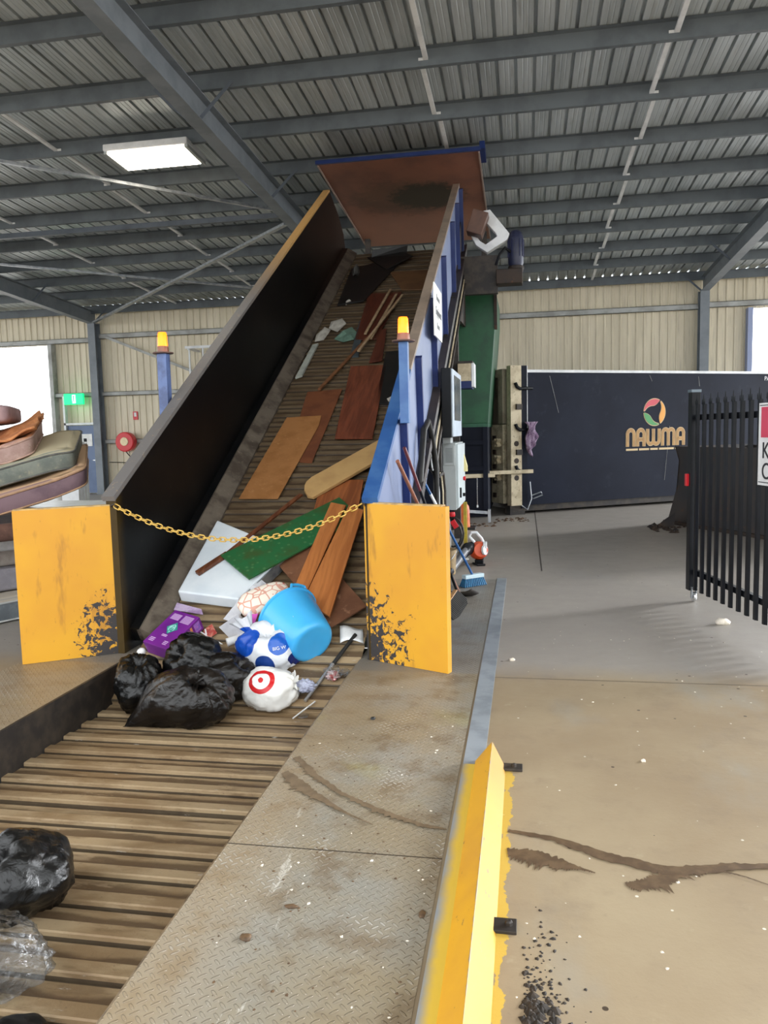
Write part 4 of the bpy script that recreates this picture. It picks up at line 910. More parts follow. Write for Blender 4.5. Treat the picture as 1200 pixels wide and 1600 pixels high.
m = MB(); m.box(-.93, -.74, 11.2, 11.6, 2.3, 2.55); m.build('body', M['beige'], jb, bevel=.008); m = MB(); m.box(-.95, -.72, 11.18, 11.62, 2.55, 2.58); m.build('lid', M['darkmetal'], jb); m = MB(); m.box(-.735, -.70, 11.2, 11.6, 2.22, 2.55); m.build('end_plate', M['white'], jb); m = MB(); m.box(-.90, -.735, 11.2, 11.6, 2.2, 2.3); m.build('base', M['navyblue'], jb)
# under the cabinet: red valve cluster, hoses
hv = thing('hose_valve_set', (-.87, 9.4, .3), 'red valve with grey looping hoses under the grey cabinet', 'hose set')
m = MB(); m.lathe([(.0,0),(.035,.01),(.04,.03),(.035,.06),(.0,.065)], (-.86, 9.25, .58), n=14); m.obox((-.83, 9.22, .5), (1,0,.6), (0,1,0), (-.6,0,1), .03, .02, .05); m.build('red_valve', M['red'], hv, smooth=True)
m = MB()
for k, rr in enumerate((.13, .1)):
    m.tube([(-.86+rr*cos(2*pi*i/20), 9.3+.05*k, .38-.02*k+1.5*rr*sin(2*pi*i/20)) for i in range(21)], .012, 6, cap=False)
m.build('hose_loop', M['rubber'], hv, smooth='all')
m = MB(); m.tube([(-.92,9.3,.6),(-.9,9.28,.42),(-.9,9.25,.2),(-.8,9.35,.06),(-.7,9.5,.03)], .025, 8); m.tube([(-.94,9.15,.55),(-.93,9.1,.3),(-.86,9.2,.1),(-.74,9.4,.03)], .022, 8); m.build('hose', pm('grey_hose', (150,146,136), (120,114,104), 9, .5), hv, smooth=True)
bk = thing('paint_pail', (-.87, 8.55, 0), 'dull tan pail on the floor behind the right yellow panel', 'pail')
m = MB(); m.lathe([(.09,0),(.1,.01),(.115,.28),(.12,.285),(.11,.285),(.1,.26),(.0,.25)], (-.87, 8.62, .006), n=22); m.build('body', pm('tan_pail', (150,128,92), (120,100,72), 6, .55), bk, smooth=True)
m = MB(); m.tube([(-.87-.118, 8.62, .27), (-.9, 8.5, .2), (-.87, 8.49, .15), (-.8, 8.5, .2), (-.87+.118, 8.62, .27)], .004, 5); m.build('handle', M['galv'], bk)
cn = thing('floor_marker', (-.98, 12.8, 0), 'orange plastic floor marker with a dark base standing beyond the grey cabinet', 'floor marker')
m = MB(); m.lathe([(.105,.03),(.1,.3),(.09,.37),(.06,.41),(.0,.42)], (-1.0, 12.8, 0), n=22); m.build('body', M['conecol'], cn, smooth=True)
m = MB(); m.box(-1.2, -.80, 12.62, 12.98, 0, .03); m.build('base', M['rubber'], cn, bevel=.008)
# leaf blower lying on the floor
lb = thing('leaf_blower', (-.6, 9.3, 0), 'orange and white leaf blower with a grey tube lying on the concrete', 'leaf blower')
m = MB(); m.lathe([(.0,-.10),(.07,-.09),(.105,-.05),(.11,.0),(.105,.06),(.08,.1),(.0,.11)], (-.56, 9.35, .165), (.35,-.9,.2), 22); m.build('motor_housing', M['orange'], lb, smooth=True)
m = MB(); m.lathe([(.03,0),(.06,.01),(.06,.035),(.0,.04)], (-.50, 9.28, .18), (.9,-.4,.1), 14); m.obox((-.475, 9.3, .24), (1,0,0), (0,1,0), (0,0,1), .02, .05, .035); m.build('starter_cover', M['white'], lb, smooth=True)
m = MB(); m.tube([(-.60,9.3,.27),(-.66,9.3,.34),(-.64,9.32,.385),(-.58,9.34,.385),(-.52,9.36,.31),(-.49,9.36,.24)], .018, 10); m.build('handle', M['white'], lb, smooth=True)
m = MB(); m.tube([(-.58,9.4,.2),(-.68,9.25,.2),(-.73,9.05,.155)], [.075,.075,.052], 16); m.build('fan_outlet', M['greydark'], lb, smooth=True)
m = MB(); m.tube([(-.70,9.15,.19),(-.80,8.72,.075),(-.83,8.55,.05)], [.05,.045,.043], 16); m.build('blower_tube', pm('grey_tube', (110,112,116), (90,92,96), 6, .35), lb, smooth=True)
m = MB(); m.tube([(-.83,8.57,.052),(-.86,8.4,.045)], [.05,.047], 16); m.build('nozzle', M['black'], lb, smooth=True)
m = MB(); m.box(-.60, -.50, 9.28, 9.45, .0, .06); m.tube([(-.62,9.3,.02),(-.56,9.2,.015),(-.47,9.22,.015)], .014, 8); m.build('foot', M['black'], lb, bevel=.006)
# brooms and shovel leaning on the wall
def broom(nm, foot, top, label, hm_, head, cat, r=.013):
    t = thing(nm, foot, label, cat)
    f, q = V(foot), V(top); m = MB(); m.tube([f, f.lerp(q, .5), q], r, 10); m.build('handle', hm_, t, smooth=True); return t, f, (q-f).normalized()
t, f, d = broom('blue_broom', (-.535, 7.98, .11), (-.925, 7.2, 1.14), 'blue broom with blue bristles leaning on the conveyor, handle rising past the right yellow panel', M['bluehandle'], None, 'broom')
m = MB(); m.tube([f+d*1.05, f+d*1.19], .0142, 10); m.build('white_grip', M['white'], t)
a = V((.75,.66,0)).normalized(); m = MB(); m.obox(f+V((0,0,.0)), a, V((-a.y,a.x,0)), UP, .12, .035, .02); m.build('brush_block', pm('pale_block', (186,206,214), None, rough=.4), t, bevel=.006)
m = MB(); q0 = f - UP*.02
for i in range(12):
    for j in range(4):
        p = q0 + a*(-.11+.02*i) + V((-a.y,a.x,0))*(-.024+.016*j); e = p + a*(-.11+.02*i)*.25 + V((-a.y,a.x,0))*(-.024+.016*j)*.8; m.tube([p, V((e.x, e.y, .008))], .0085, 5)
m.build('bristles', M['bluebristle'], t)
t, f, d = broom('black_broom', (-.60, 6.86, .17), (-.925, 6.06, 1.47), 'black bristle broom with wooden head and dark red handle end behind the right yellow panel', M['black'], None, 'broom')
m = MB(); m.tube([f+d*1.15, f+d*1.575], .0142, 10); m.build('red_handle_end', pm('dark_red_handle', (96,44,48), None, rough=.35), t, smooth=True)
a = V((.28,.9,.35)).normalized(); b2 = V((.95,-.29,0)).normalized(); c3 = a.cross(b2); 
m = MB(); m.obox(V((-.655, 6.66, .12)), a, b2, c3, .17, .018, .03); m.build('head_block', M['wood'], t, bevel=.004)
m = MB()
for i in range(16):
    for j in range(3):
        p = V((-.64, 6.66, .12)) + a*(-.16+.0213*i) + c3*(-.02+.02*j); m.tube([p, V((p.x+.085, p.y-.02, max(.012, p.z-.075)))], .0105, 5)
m.build('bristles', M['rubber'], t)
t, f, d = broom('flat_shovel', (-.62, 7.22, .10), (-.93, 5.72, 1.39), 'flat shovel with a brown wooden handle leaning behind the right yellow panel', M['brownhandle'], None, 'shovel', .015)
m = MB(); m.grid(lambda u, v: V((-.62,7.22,.10)) + V((1,.1,0)).normalized()*((u-.5)*.24) + V((.12,.55,-.2)).normalized()*(v*.28) + UP*(.03*(abs(u-.5)*2)**3), 8, 6); o = m.build('blade', M['darkmetal'], t, recalc=False, smooth='all'); s = o.modifiers.new('thick', 'SOLIDIFY'); s.thickness = .004
lv = thing('timber_offcut', (-.8, 6.9, 0), 'pale timber batten leaning low beside the black broom', 'timber')
m = MB(); m.bar((-.62, 7.05, .03), (-.9, 6.5, .45), .05, .02); m.build('batten', M['girt'], lv)

# ------------------------------------------------------------------ boards and scraps lying on the sloping bed
UN = V((0, -ST, CT))
def slab(name, pts, h, t, mt, label, cat, group=None, tilt=None, bevel=.002, edge=None):
    """board on the bed: pts (x, y) on the bed, h = gap above the slats, tilt = extra height per corner"""
    tl = tilt or [0]*len(pts); m = MB(); P = [B(x, y, h+.021+e) for (x, y), e in zip(pts, tl)]
    m.prism(P, UN*t)
    if edge is None:
        return tag(m.build(name, mt, bevel=bevel), label, cat, group)
    c = sum(P, V())/len(P); o = thing(name, c, label, cat, group); m.build('sheet', mt, o, bevel=bevel); edge(o, P, t); return o
HB = pm('tan_hardboard', (166,114,66), (150,100,54), 5, .6, c3=(178,130,84)); HB2 = pm('red_brown_hardboard', (120,70,42), (104,58,36), 5, .6)
CHY = mat_wood('cherry_laminate', (126,68,46), (98,50,34), 0, 1, .4); CHY2 = mat_wood('dark_cherry_laminate', (96,48,32), (74,36,26), 0, 1, .4)
OAK = mat_wood('orange_brown_laminate', (188,118,64), (162,96,50), 0, .8, .35, (132,76,40)); OAK2 = mat_wood('brown_wood_grain', (160,94,54), (126,70,40), 0, .9, .4)
BRN = pm('dull_brown_board', (120,80,56), (100,64,44), 4, .5, c3=(142,104,78)); CRM = pm('cream_worktop', (196,158,104), (180,142,92), 3, .4); GRN = NT('green_patterned_board')
vv = GRN.new('TexVoronoi'); vv.inputs['Scale'].default_value = 17; GRN.link(GRN.objco(), vv.inputs['Vector']); n = GRN.noise(6, 5, .7, vec=GRN.objco())
c = GRN.mix(GRN.ramp(n, .4, .7), lin((34,98,54)), lin((58,82,40))); c = GRN.mix(GRN.math('MULTIPLY', GRN.ramp(vv.outputs['Distance'], .3, .12), .45), c, lin((98,140,92))); GRN.set(c, .5); GRN = GRN.m
DRK = pm('black_conveyor_board', (20,20,20), (34,30,28), 3, .5)
slab('hardboard_sheet', [(-2.476,8.85),(-2.067,8.892),(-2.084,7.528),(-2.2,7.541),(-2.30,7.6),(-2.40,8.0)], .0, .006, HB2, 'red brown hardboard sheet lying under the tan sheet halfway up the conveyor', 'board')
slab('hardboard_sheet', [(-2.569,8.322),(-2.182,8.34),(-2.164,8.148),(-2.271,6.987),(-2.656,6.992)], .012, .006, HB, 'plain tan hardboard sheet near the black wall, on top of a redder sheet', 'board', tilt=[0,0,0,0,0])
slab('laminate_board', [(-2.068,9.378),(-1.627,9.374),(-1.536,7.907),(-1.937,7.922)], .0, .018, CHY, 'cherry wood grain panel in the middle of the conveyor above the tan sheet', 'board')
slab('laminate_board', [(-2.23,11.45),(-1.74,11.45),(-1.86,10.05),(-2.15,10.05)], .0, .016, CHY2, 'dark red brown panel under the pale sticks near the top of the conveyor', 'board')
slab('laminate_board', [(-1.86,10.3),(-1.78,10.33),(-1.70,9.5),(-1.86,9.46)], .0, .016, CHY2, 'narrow dark red brown strip just above the cherry panel', 'board')
slab('black_board', [(-1.69,9.7),(-1.27,9.75),(-1.22,8.5),(-1.62,8.55)], .0, .018, DRK, 'dark panel lying along the right wall beside the cherry panel', 'board')
slab('brown_board', [(-2.03,12.2),(-1.40,12.2),(-1.43,11.5),(-1.75,11.52)], .005, .012, pm('light_brown_board', (112,80,52), (96,66,42), 4, .55), 'light brown board at the very top right of the conveyor', 'board')
slab('black_board', [(-2.68,12.4),(-2.06,12.75),(-1.92,12.55),(-2.25,11.2),(-2.62,11.1)], .01, .02, DRK, 'large black panel at the very top left of the conveyor', 'board')
m = MB(); P = [B(-2.5,12.8,.05), B(-1.95,12.95,.06), B(-1.72,12.6,.10), B(-2.1,12.25,.05)]; m.prism(P, UN*.02); m.prism([B(-2.42,12.75,.06),B(-1.86,12.9,.06),B(-1.84,12.92,.16),B(-2.40,12.8,.16)], UN*.02)
tag(m.build('black_board', DRK, bevel=.006), 'black rounded panel standing up at the top edge of the conveyor', 'board')
def stick(p, q, w, t, mt, label, h=.0, h2=None, cat='timber'):
    m = MB(); m.bar(B(*p, h+.021+t/2), B(*q, (h if h2 is None else h2)+.021+t/2), w, t, UN); return tag(m.build('timber_stick', mt, bevel=.002), label, cat)
PST = pm('pale_stick', (176,150,118), (150,124,94), 9, .55)
stick((-1.91,11.5), (-2.03,10.15), .035, .02, PST, 'pale timber stick near the top, leftmost of the loose three', .03, .03)
stick((-1.80,11.35), (-1.93,10.0), .035, .02, PST, 'pale timber stick near the top, between two others', .02, .035)
stick((-1.70,11.3), (-2.02,9.65), .035, .02, PST, 'pale timber stick near the top, rightmost and longest of the loose three', .03, .055)
stick((-1.99,10.1), (-2.33,8.85), .04, .02, pm('brown_stick', (128,84,52), (104,66,40), 9, .55), 'brown timber stick below the pale sticks, pointing down to the tan sheets', .0, .02)
slab('grey_plank', [(-2.20,10.6),(-2.14,10.62),(-2.02,9.62),(-2.13,9.6)], .0, .015, pm('blue_grey_plank', (66,76,80), (52,60,64), 5, .5), 'blue grey strip in the middle of the upper conveyor', 'timber')
slab('white_batten', [(-2.69,9.95),(-2.62,9.98),(-2.63,9.20),(-2.70,9.15)], .0, .03, pm('grey_white_batten', (186,190,180), (160,164,156), 6, .5), 'pale grey batten lying by the rubbing strip of the black wall', 'timber')
def scrap(pts, mt, label, seed, nm='paper_scrap', cat='paper', amp=.03):
    r = random.Random(seed); m = MB(); cx = sum(p[0] for p in pts)/len(pts); cy = sum(p[1] for p in pts)/len(pts); n = len(pts)
    P = [B(x, y, .024+amp*r.random()) for x, y in pts] + [B((x+cx)/2, (y+cy)/2, .03+amp*1.6*r.random()) for x, y in pts] + [B(cx, cy, .03+amp*r.random())]
    m.add(P, [(i, (i+1) % n, n+(i+1) % n, n+i) for i in range(n)] + [(n+i, n+(i+1) % n, 2*n) for i in range(n)])
    o = m.build(nm, mt); s = o.modifiers.new('thick', 'SOLIDIFY'); s.thickness = .003; return tag(o, label, cat)
WPP = pm('dusty_white_paper', (196,192,182), (166,160,150), 9, .6)
scrap([(-2.60,10.62),(-2.45,10.66),(-2.36,10.5),(-2.44,10.3),(-2.58,10.4)], WPP, 'crumpled white paper on the upper conveyor, larger and right of its neighbour', 1)
scrap([(-2.70,10.2),(-2.64,10.42),(-2.55,10.38),(-2.58,10.1),(-2.68,10.02)], WPP, 'crumpled white paper on the upper conveyor, closest to the black wall', 2)
scrap([(-2.44,10.1),(-2.38,10.3),(-2.27,10.42),(-2.17,10.25),(-2.16,10.05),(-2.3,10.02)], pm('pale_green_scrap', (110,140,124), (90,118,104), 9, .5), 'pale green plastic scrap right of the white papers on the upper conveyor', 3, 'plastic_scrap', 'scrap')
scrap([(-2.58,11.25),(-2.5,11.3),(-2.42,11.2),(-2.5,11.12)], WPP, 'small white paper scrap high on the conveyor beside the black panel', 4)
scrap([(-2.62,12.2),(-2.55,12.35),(-2.48,12.1),(-2.56,11.95)], pm('grey_rag', (84,82,78), (60,58,54), 12, .8), 'small grey crumpled rag near the top of the black wall', 5, 'rag', 'rag', .1)
scrap([(-1.50,8.62),(-1.46,8.66),(-1.43,8.6),(-1.47,8.56)], WPP, 'tiny white paper scrap by the right wall next to the beacon post', 6)
# cream rounded worktop
pts = [(-1.14,8.07),(-1.16,7.68),(-1.917,6.966),(-1.98,6.985),(-2.03,7.06),(-2.045,7.13),(-2.042,7.186),(-2.008,7.251)]
slab('worktop_offcut', pts, .02, .035, CRM, 'cream laminate worktop piece with a rounded end slanting across the conveyor', 'worktop', tilt=[.04,.04,.0,0,0,0,0,.0], bevel=.006)
# timber boards at the front
slab('wood_board', [(-1.907,7.24),(-1.502,7.241),(-1.463,6.70),(-1.87,6.62)], .005, .018, OAK2, 'brown wood grain board above the green board, square end showing', 'board')
slab('green_board', [(-2.479,6.126),(-2.15,5.874),(-1.50,6.60),(-1.559,6.846),(-1.672,6.96)], .035, .016, GRN, 'green patterned board lying diagonally in front of the brown boards', 'board', tilt=[.105,.105,.012,.0,.0])
slab('brown_sheet', [(-2.141,6.263),(-1.865,6.444),(-1.182,5.719),(-1.415,5.519)], .06, .014, BRN, 'dull brown square board with worn edges partly under the two orange brown planks', 'board', tilt=[.0,.0,-.02,-.02])
slab('laminate_plank', [(-1.712,6.83),(-1.566,6.79),(-1.672,5.75),(-1.785,5.77)], .082, .02, OAK, 'orange brown laminate plank, left one of the pair behind the blue tub', 'plank', tilt=[.0,.0,.0,.0])
slab('laminate_plank', [(-1.533,6.771),(-1.387,6.703),(-1.425,5.556),(-1.665,5.70)], .10, .02, OAK, 'orange brown laminate plank, right one of the pair behind the blue tub', 'plank')
m = MB(); A0, A1 = B(-2.62,5.95,.150), B(-2.44,6.17,.150); A2 = B(-2.039,6.99,.08); m.bar(A0, A1, .05, .03, UN); m.bar(A1, A2, .04, .02, UN)
tag(m.build('skirting_strip', mat_wood('dark_brown_strip', (120,72,44), (88,50,32), 0, 1, .45), bevel=.003), 'long thin brown timber strip lying across the white panel', 'timber')
wp = thing('foam_slab', B(-2.5, 6.1, .1), 'thick white foam or fridge panel lying on the left of the lower conveyor', 'panel')
m = MB(); P = [(-2.70,6.60),(-1.93,6.24),(-2.192,5.714),(-2.722,5.782)]; m.prism([B(x, y, .02) for x, y in P], UN*.11); m.build('slab', pm('clean_white', (226,232,236), (214,222,228), 3, .35), wp, bevel=.012)
m = MB(); m.bar(B(-1.92,6.23,.07), B(-2.18,5.73,.07), .012, .10, UN); m.build('grey_edge', M['galv'], wp)
# ------------------------------------------------------------------ bags, tub and small waste
ZB = -.25                                                   # top of the flat slats
def floor_at(y): return max(ZB, bz(y)+.02)
def bag_mesh(c, rad, knot, seed, amp=.10, sub=5, pinch=.55, crumple=1.0, tail=None, folds=17, shape=None):
    """tied bag: wrinkles run towards the gathered neck, underside lies on the slats"""
    bm = bmesh.new(); bmesh.ops.create_icosphere(bm, subdivisions=sub, radius=1); k = V(knot).normalized(); u = k.orthogonal().normalized(); w = k.cross(u); sd = V((seed*7.3, seed*3.7, seed*1.9))
    for v in bm.verts:
        d = v.co.normalized(); t = math.acos(max(-1, min(1, d.dot(k)))); ph = atan2(d.dot(w), d.dot(u))
        near = math.exp(-(t/.75)**2)
        q = V((cos(ph)*folds*.22, sin(ph)*folds*.22, t*.6)) + sd
        fold = 1-abs(noise.noise(q))*2.4
        cells = noise.voronoi(d*3.1*crumple + sd)[0]; cr = cells[1]-cells[0]
        cells2 = noise.voronoi(d*6.5*crumple + sd)[0]; cr2 = cells2[1]-cells2[0]
        big = noise.noise(d*1.5 + sd)
        rr = 1 + .16*big + amp*(fold*(.25+1.1*near) - .35) + amp*(min(cr, .5)*1.0-.2)*(1-near*.6) + amp*.45*(min(cr2, .4)-.15)
        rr *= 1 - pinch*math.exp(-(t/.26)**2)
        p = V((d.x*rad[0], d.y*rad[1], d.z*rad[2]))*rr
        if tail:
            td = V(tail[0]).normalized(); a = max(0, d.dot(td)); p += td*tail[1]*a**7; p -= (p - td*p.dot(td))*(.65*a**6)
        if shape: p = shape(p, d)
        p += V(c); fl = floor_at(p.y) + .004
        if p.z < fl + .03:
            e = fl + .03 - p.z; p.z = fl + max(0, .03 - e*.25) * (.5+.5*noise.noise(p*9)) ; p.z = max(p.z, fl)
        v.co = p
    me = bpy.data.meshes.new('bag'); bm.to_mesh(me); bm.free()
    for p in me.polygons: p.use_smooth = True
    return me
def tuft(c, k, r, h, seed, n=40):
    """flared gathered plastic above the tie"""
    k = V(k).normalized(); u = k.orthogonal().normalized(); w = k.cross(u); m = MB(); vs = []; rw = 7
    for j in range(rw):
        t = j/(rw-1)
        for i in range(n):
            a = 2*pi*i/n; f = noise.noise(V((cos(a)*2.4, sin(a)*2.4, seed+t)))
            rr = r*(.28 + .9*t**1.2)*(1+.3*sin(a*7+seed)*t + .3*f*t); vs.append(V(c) + k*(h*(t-.25)*(1+.35*f*t)) + (u*cos(a)+w*sin(a))*rr)
    m.add(vs, [(j*n+i, j*n+(i+1) % n, (j+1)*n+(i+1) % n, (j+1)*n+i) for j in range(rw-1) for i in range(n)])
    return m
def bagmat(name, c1, c2, rough=.22, sc=4):
    t = NT(name); c = t.mix(t.ramp(t.noise(sc, 4, .6), .4, .7), lin(c1), lin(c2)); t.bump(t.noise(18, 5, .6, dist=2.2), .4, .015); return t.set(c, rough, 0, .4)
BLK = bagmat('black_bin_liner', (9,9,9), (17,16,15), .26); BLK2 = bagmat('thin_brown_black_liner', (18,15,13), (30,25,21), .24)
def bag(name, label, mt, c, rad, knot, seed, cat='bag', tu=(.05,.07), **kw):
    o0 = thing(name, (c[0], c[1], floor_at(c[1])), label, cat); me = bag_mesh(c, rad, knot, seed, **kw); me.materials.append(mt)
    o = bpy.data.objects.new('sack', me); COL.objects.link(o); o.parent = o0; o.matrix_parent_inverse = wm(o0).inverted()
    if tu:
        k = V(knot).normalized(); bv = BVHTree.FromPolygons([v.co for v in me.vertices], [p.vertices for p in me.polygons]); hit = bv.ray_cast(V(c)+k*2, -k)
        pt = hit[0] if hit[0] else V(c)+V((k.x*rad[0], k.y*rad[1], k.z*rad[2])); tuft(pt, k, tu[0], tu[1], seed).build('tied_neck', mt, o0, recalc=False, smooth='all')
    return o0, me
bag('black_rubbish_bag', 'black rubbish bag at the front of the pile, its pointed tail towards the lower left', BLK2, (-2.165, 4.60, -.07), (.29, .22, .205), (.5, -.4, .75), 1, tail=((-.85,-.30,-.45), .17), amp=.085)
bag('black_rubbish_bag', 'crinkled black rubbish bag on the left of the pile against the pit wall', BLK, (-2.60, 4.79, -.06), (.17, .18, .20), (.2, -.2, 1), 2, amp=.11, crumple=1.2)
bag('black_rubbish_bag', 'black rubbish bag at the back of the pile in front of the purple box', BLK, (-2.30, 5.02, .03), (.215, .19, .215), (-.3, -.65, .5), 3, amp=.10)
bag('black_rubbish_bag', 'flatter black rubbish bag behind the other black bags, touching the blue spotted bag', BLK2, (-2.07, 5.02, -.07), (.25, .20, .18), (.6, -.1, .6), 4, amp=.08, tu=None)
bag('black_rubbish_bag', 'black rubbish bag alone on the slats at the lower left edge of the photo', BLK, (-2.0, 2.62, -.11), (.225, .21, .165), (-.15, -.35, .9), 5, amp=.085, crumple=.8, folds=13, tu=(.05,.05))
# clear bag
t = NT('clear_plastic'); bn = t.bump(t.noise(14, 4, .6, dist=1.5), .5, .02); lw = t.new('LayerWeight'); lw.inputs[0].default_value = .35; t.link(bn.outputs[0], lw.inputs['Normal'])
gl = t.new('BsdfGlossy'); gl.inputs['Roughness'].default_value = .12; t.link(bn.outputs[0], gl.inputs['Normal']); tr = t.new('BsdfTransparent'); tr.inputs[0].default_value = (.93,.94,.95,1); ms = t.new('MixShader')
t.link(t.math('ADD', t.math('MULTIPLY', lw.outputs['Fresnel'], .42), .02), ms.inputs[0]); t.link(tr.outputs[0], ms.inputs[1]); t.link(gl.outputs[0], ms.inputs[2]); t.link(ms.outputs[0], t.out.inputs['Surface']); CLR = t.m
bag('clear_plastic_bag', 'clear plastic bag of rubbish on the slats below the lone black bag', CLR, (-1.87, 2.22, -.17), (.26, .19, .13), (-.3, .3, 1), 6, amp=.16, tu=None, crumple=1.3)
lump('dark_bundle', -1.95, 2.16, ZB, (.16,.11,.06), BLK2, 'dark bundle showing inside the clear plastic bag', 'rubbish', 12, n=4)
lump('plastic_offcut', -1.57, 2.02, ZB, (.10,.06,.03), BLK, 'dark rounded scrap on the slats at the bottom left beside the clear bag', 'rubbish', 13, n=4)
# shopping bag with blue spots
def spotmat(name, basec, spots, rough=.35):
    """white plastic printed with round spots on its front: (x, z, radius, colour)"""
    t = NT(name); c = lin(basec); fl = t.new('VectorMath', operation='MULTIPLY'); t.link(t.co, fl.inputs[0]); fl.inputs[1].default_value = (1, .35, 1); 
    for (p, r0, col) in spots:
        dv = t.new('VectorMath', operation='DISTANCE'); t.link(fl.outputs[0], dv.inputs[0]); dv.inputs[1].default_value = (p[0], p[1]*.35, p[2])
        c = t.mix(t.math('LESS_THAN', dv.outputs['Value'], r0), c, lin(col))
    t.bump(t.noise(20, 4, .6, dist=1), .3, .01); return t.set(c, rough, 0, .5)
WC = (-1.81, 5.25, .065)
WM = spotmat('white_blue_spot_plastic', (206,208,211), [((-1.97,5.1,.15), .10, (16,72,168)), ((-1.90,5.1,.19), .05, (16,72,168)), ((-1.70,5.1,.15), .072, (22,84,172)), ((-1.80,5.0,.0), .08, (22,56,122)), ((-1.565,5.1,.03), .075, (14,32,96)), ((-2.06,5.12,.0), .085, (16,40,112))])
o0, me = bag('spotted_shopping_bag', 'knotted white shopping bag with blue spots leaning on the blue tub', WM, WC, (.25, .17, .20), (.0, -.45, .8), 21, amp=.10, pinch=.5, folds=9, tu=(.03,.04))
for kx, ln in ((.75, .10), (-.62, .12)):
    tuft((-1.81+kx*.24, 5.25, .20), (kx, .1, .9), .06, ln*1.25, 5+kx, 28).build('tied_handle', WM, o0, recalc=False, smooth='all')
def decal(me, parent, body, size, at, nrm, up, mt, off=.012):
    """printed lettering laid on a bag surface"""
    bv = BVHTree.FromPolygons([v.co for v in me.vertices], [p.vertices for p in me.polygons]); tm = text_mesh(body, size, 0); n = V(nrm).normalized(); r = V(up).cross(n).normalized(); u = n.cross(r)
    q = [V(at) + r*v.co.x + u*v.co.y for v in tm.vertices]; hs = [bv.ray_cast(p + n*.3, -n)[0] for p in q]; far = max([(h-V(at)).dot(n) for h in hs if h] or [0])
    for v, p in zip(tm.vertices, q): v.co = p + n*(far + .002)
    tm.materials.clear(); tm.materials.append(mt); o = bpy.data.objects.new('lettering', tm); COL.objects.link(o); o.parent = parent; o.matrix_parent_inverse = wm(parent).inverted()
decal(me, o0, 'BIG W', .033, (-1.668,5.02,.142), (.3,-.93,.2), (-.12,0,1), M['white'])
# white shopping bag with red rings
t = NT('white_red_ring_plastic'); dv = t.new('VectorMath', operation='DISTANCE'); t.link(t.co, dv.inputs[0]); RC = V((-1.745, 4.815, .0)); dv.inputs[1].default_value = RC; dd = dv.outputs['Value']
ring = t.math('MAXIMUM', t.math('MULTIPLY', t.math('LESS_THAN', dd, .105), t.math('GREATER_THAN', dd, .074)), t.math('LESS_THAN', dd, .036))
c = t.mix(ring, lin((232,231,226)), lin((196,30,34))); t.bump(t.noise(22, 4, .6, dist=1), .22, .01); t.set(c, .38, 0, .5)
o0, me2 = bag('white_shopping_bag', 'small white shopping bag with a red ring and dot, before the spotted bag', t.m, (-1.72, 4.95, -.125), (.20, .155, .155), (.85, .05, .3), 31, amp=.06, pinch=.3, folds=8, tu=(.05,.07))
decal(me2, o0, 'FOR A BETTER', .014, (-1.91,4.80,-.03), (-.35,-.85,.4), (-.9,0,.35), M['ink'])
# blue tub lying on its side
tb = thing('blue_tub', (-1.66, 5.6, .05), 'round sky blue plastic tub lying tipped on its side with its base towards the camera', 'tub')
TB = NT('sky_blue_plastic'); c = TB.mix(TB.ramp(TB.noise(3, 3), .4, .7), lin((70,172,226)), lin((60,160,216))); TB.set(c, .3, 0, .5)
bc_ = V((-1.485, 5.24, .125)); ax = V((-.66, .612, .36)).normalized()
m = MB(); m.lathe([(.001,.004),(.06,.004),(.11,.003),(.13,.0),(.148,.003),(.162,.014),(.172,.035),(.182,.09),(.206,.22),(.228,.35),(.231,.365),(.243,.368),(.245,.382),(.231,.384),(.222,.35),(.194,.2),(.174,.09),(.155,.04),(.001,.03)], bc_, ax, 48); m.build('tub_body', TB.m, tb, smooth=True)
m = MB(); p = bc_ + ax*.385; sdv = V((.25,.15,1)).normalized(); sdv = (sdv - ax*sdv.dot(ax)).normalized(); pr_ = ax.cross(sdv)
m.tube([p + sdv*.216 + pr_*.07, p + sdv*.235 + pr_*.06 + ax*.03, p + sdv*.24 + ax*.035, p + sdv*.235 - pr_*.06 + ax*.03, p + sdv*.216 - pr_*.07], .012, 8); m.build('rope_handle', TB.m, tb, smooth=True)
# patterned cushion
CU = NT('red_leaf_print_cloth'); vo = CU.new('TexVoronoi'); vo.inputs['Scale'].default_value = 15; CU.link(CU.co, vo.inputs['Vector']); vo2 = CU.new('TexVoronoi', feature='DISTANCE_TO_EDGE'); vo2.inputs['Scale'].default_value = 15; CU.link(CU.co, vo2.inputs['Vector'])
c = CU.mix(CU.math('LESS_THAN', vo2.outputs['Distance'], .07), lin((240,228,212)), lin((216,160,140))); sep = CU.new('SeparateColor'); CU.link(vo.outputs['Color'], sep.inputs[0]); c = CU.mix(CU.math('MULTIPLY', CU.math('LESS_THAN', vo.outputs['Distance'], .26), CU.math('GREATER_THAN', sep.outputs[0], .66)), c, lin((206,70,62))); CU.set(c, .75)
cu = MB(); cc = B(-1.95, 5.66, .19); ux = V((.80,.50,.28)).normalized(); uz = V((-.1,-.55,.8)).normalized(); uy = uz.cross(ux)
def cush(u, v):
    a, b = u*2*pi, (v-.5)*pi; sgn = lambda x, e: math.copysign(abs(x)**e, x); rr = 1+.08*noise.noise(V((cos(a)*2, sin(a)*2, b)))
    return cc + ux*(.205*sgn(cos(b),.7)*sgn(cos(a),.7)*rr) + uy*(.13*sgn(cos(b),.7)*sgn(sin(a),.7)*rr) + uz*(.075*sin(b))
cu.grid(cush, 40, 20); tag(cu.build('patterned_cushion', CU.m, recalc=True, smooth='all'), 'cream cushion printed with small red leaves behind the blue tub', 'cushion')
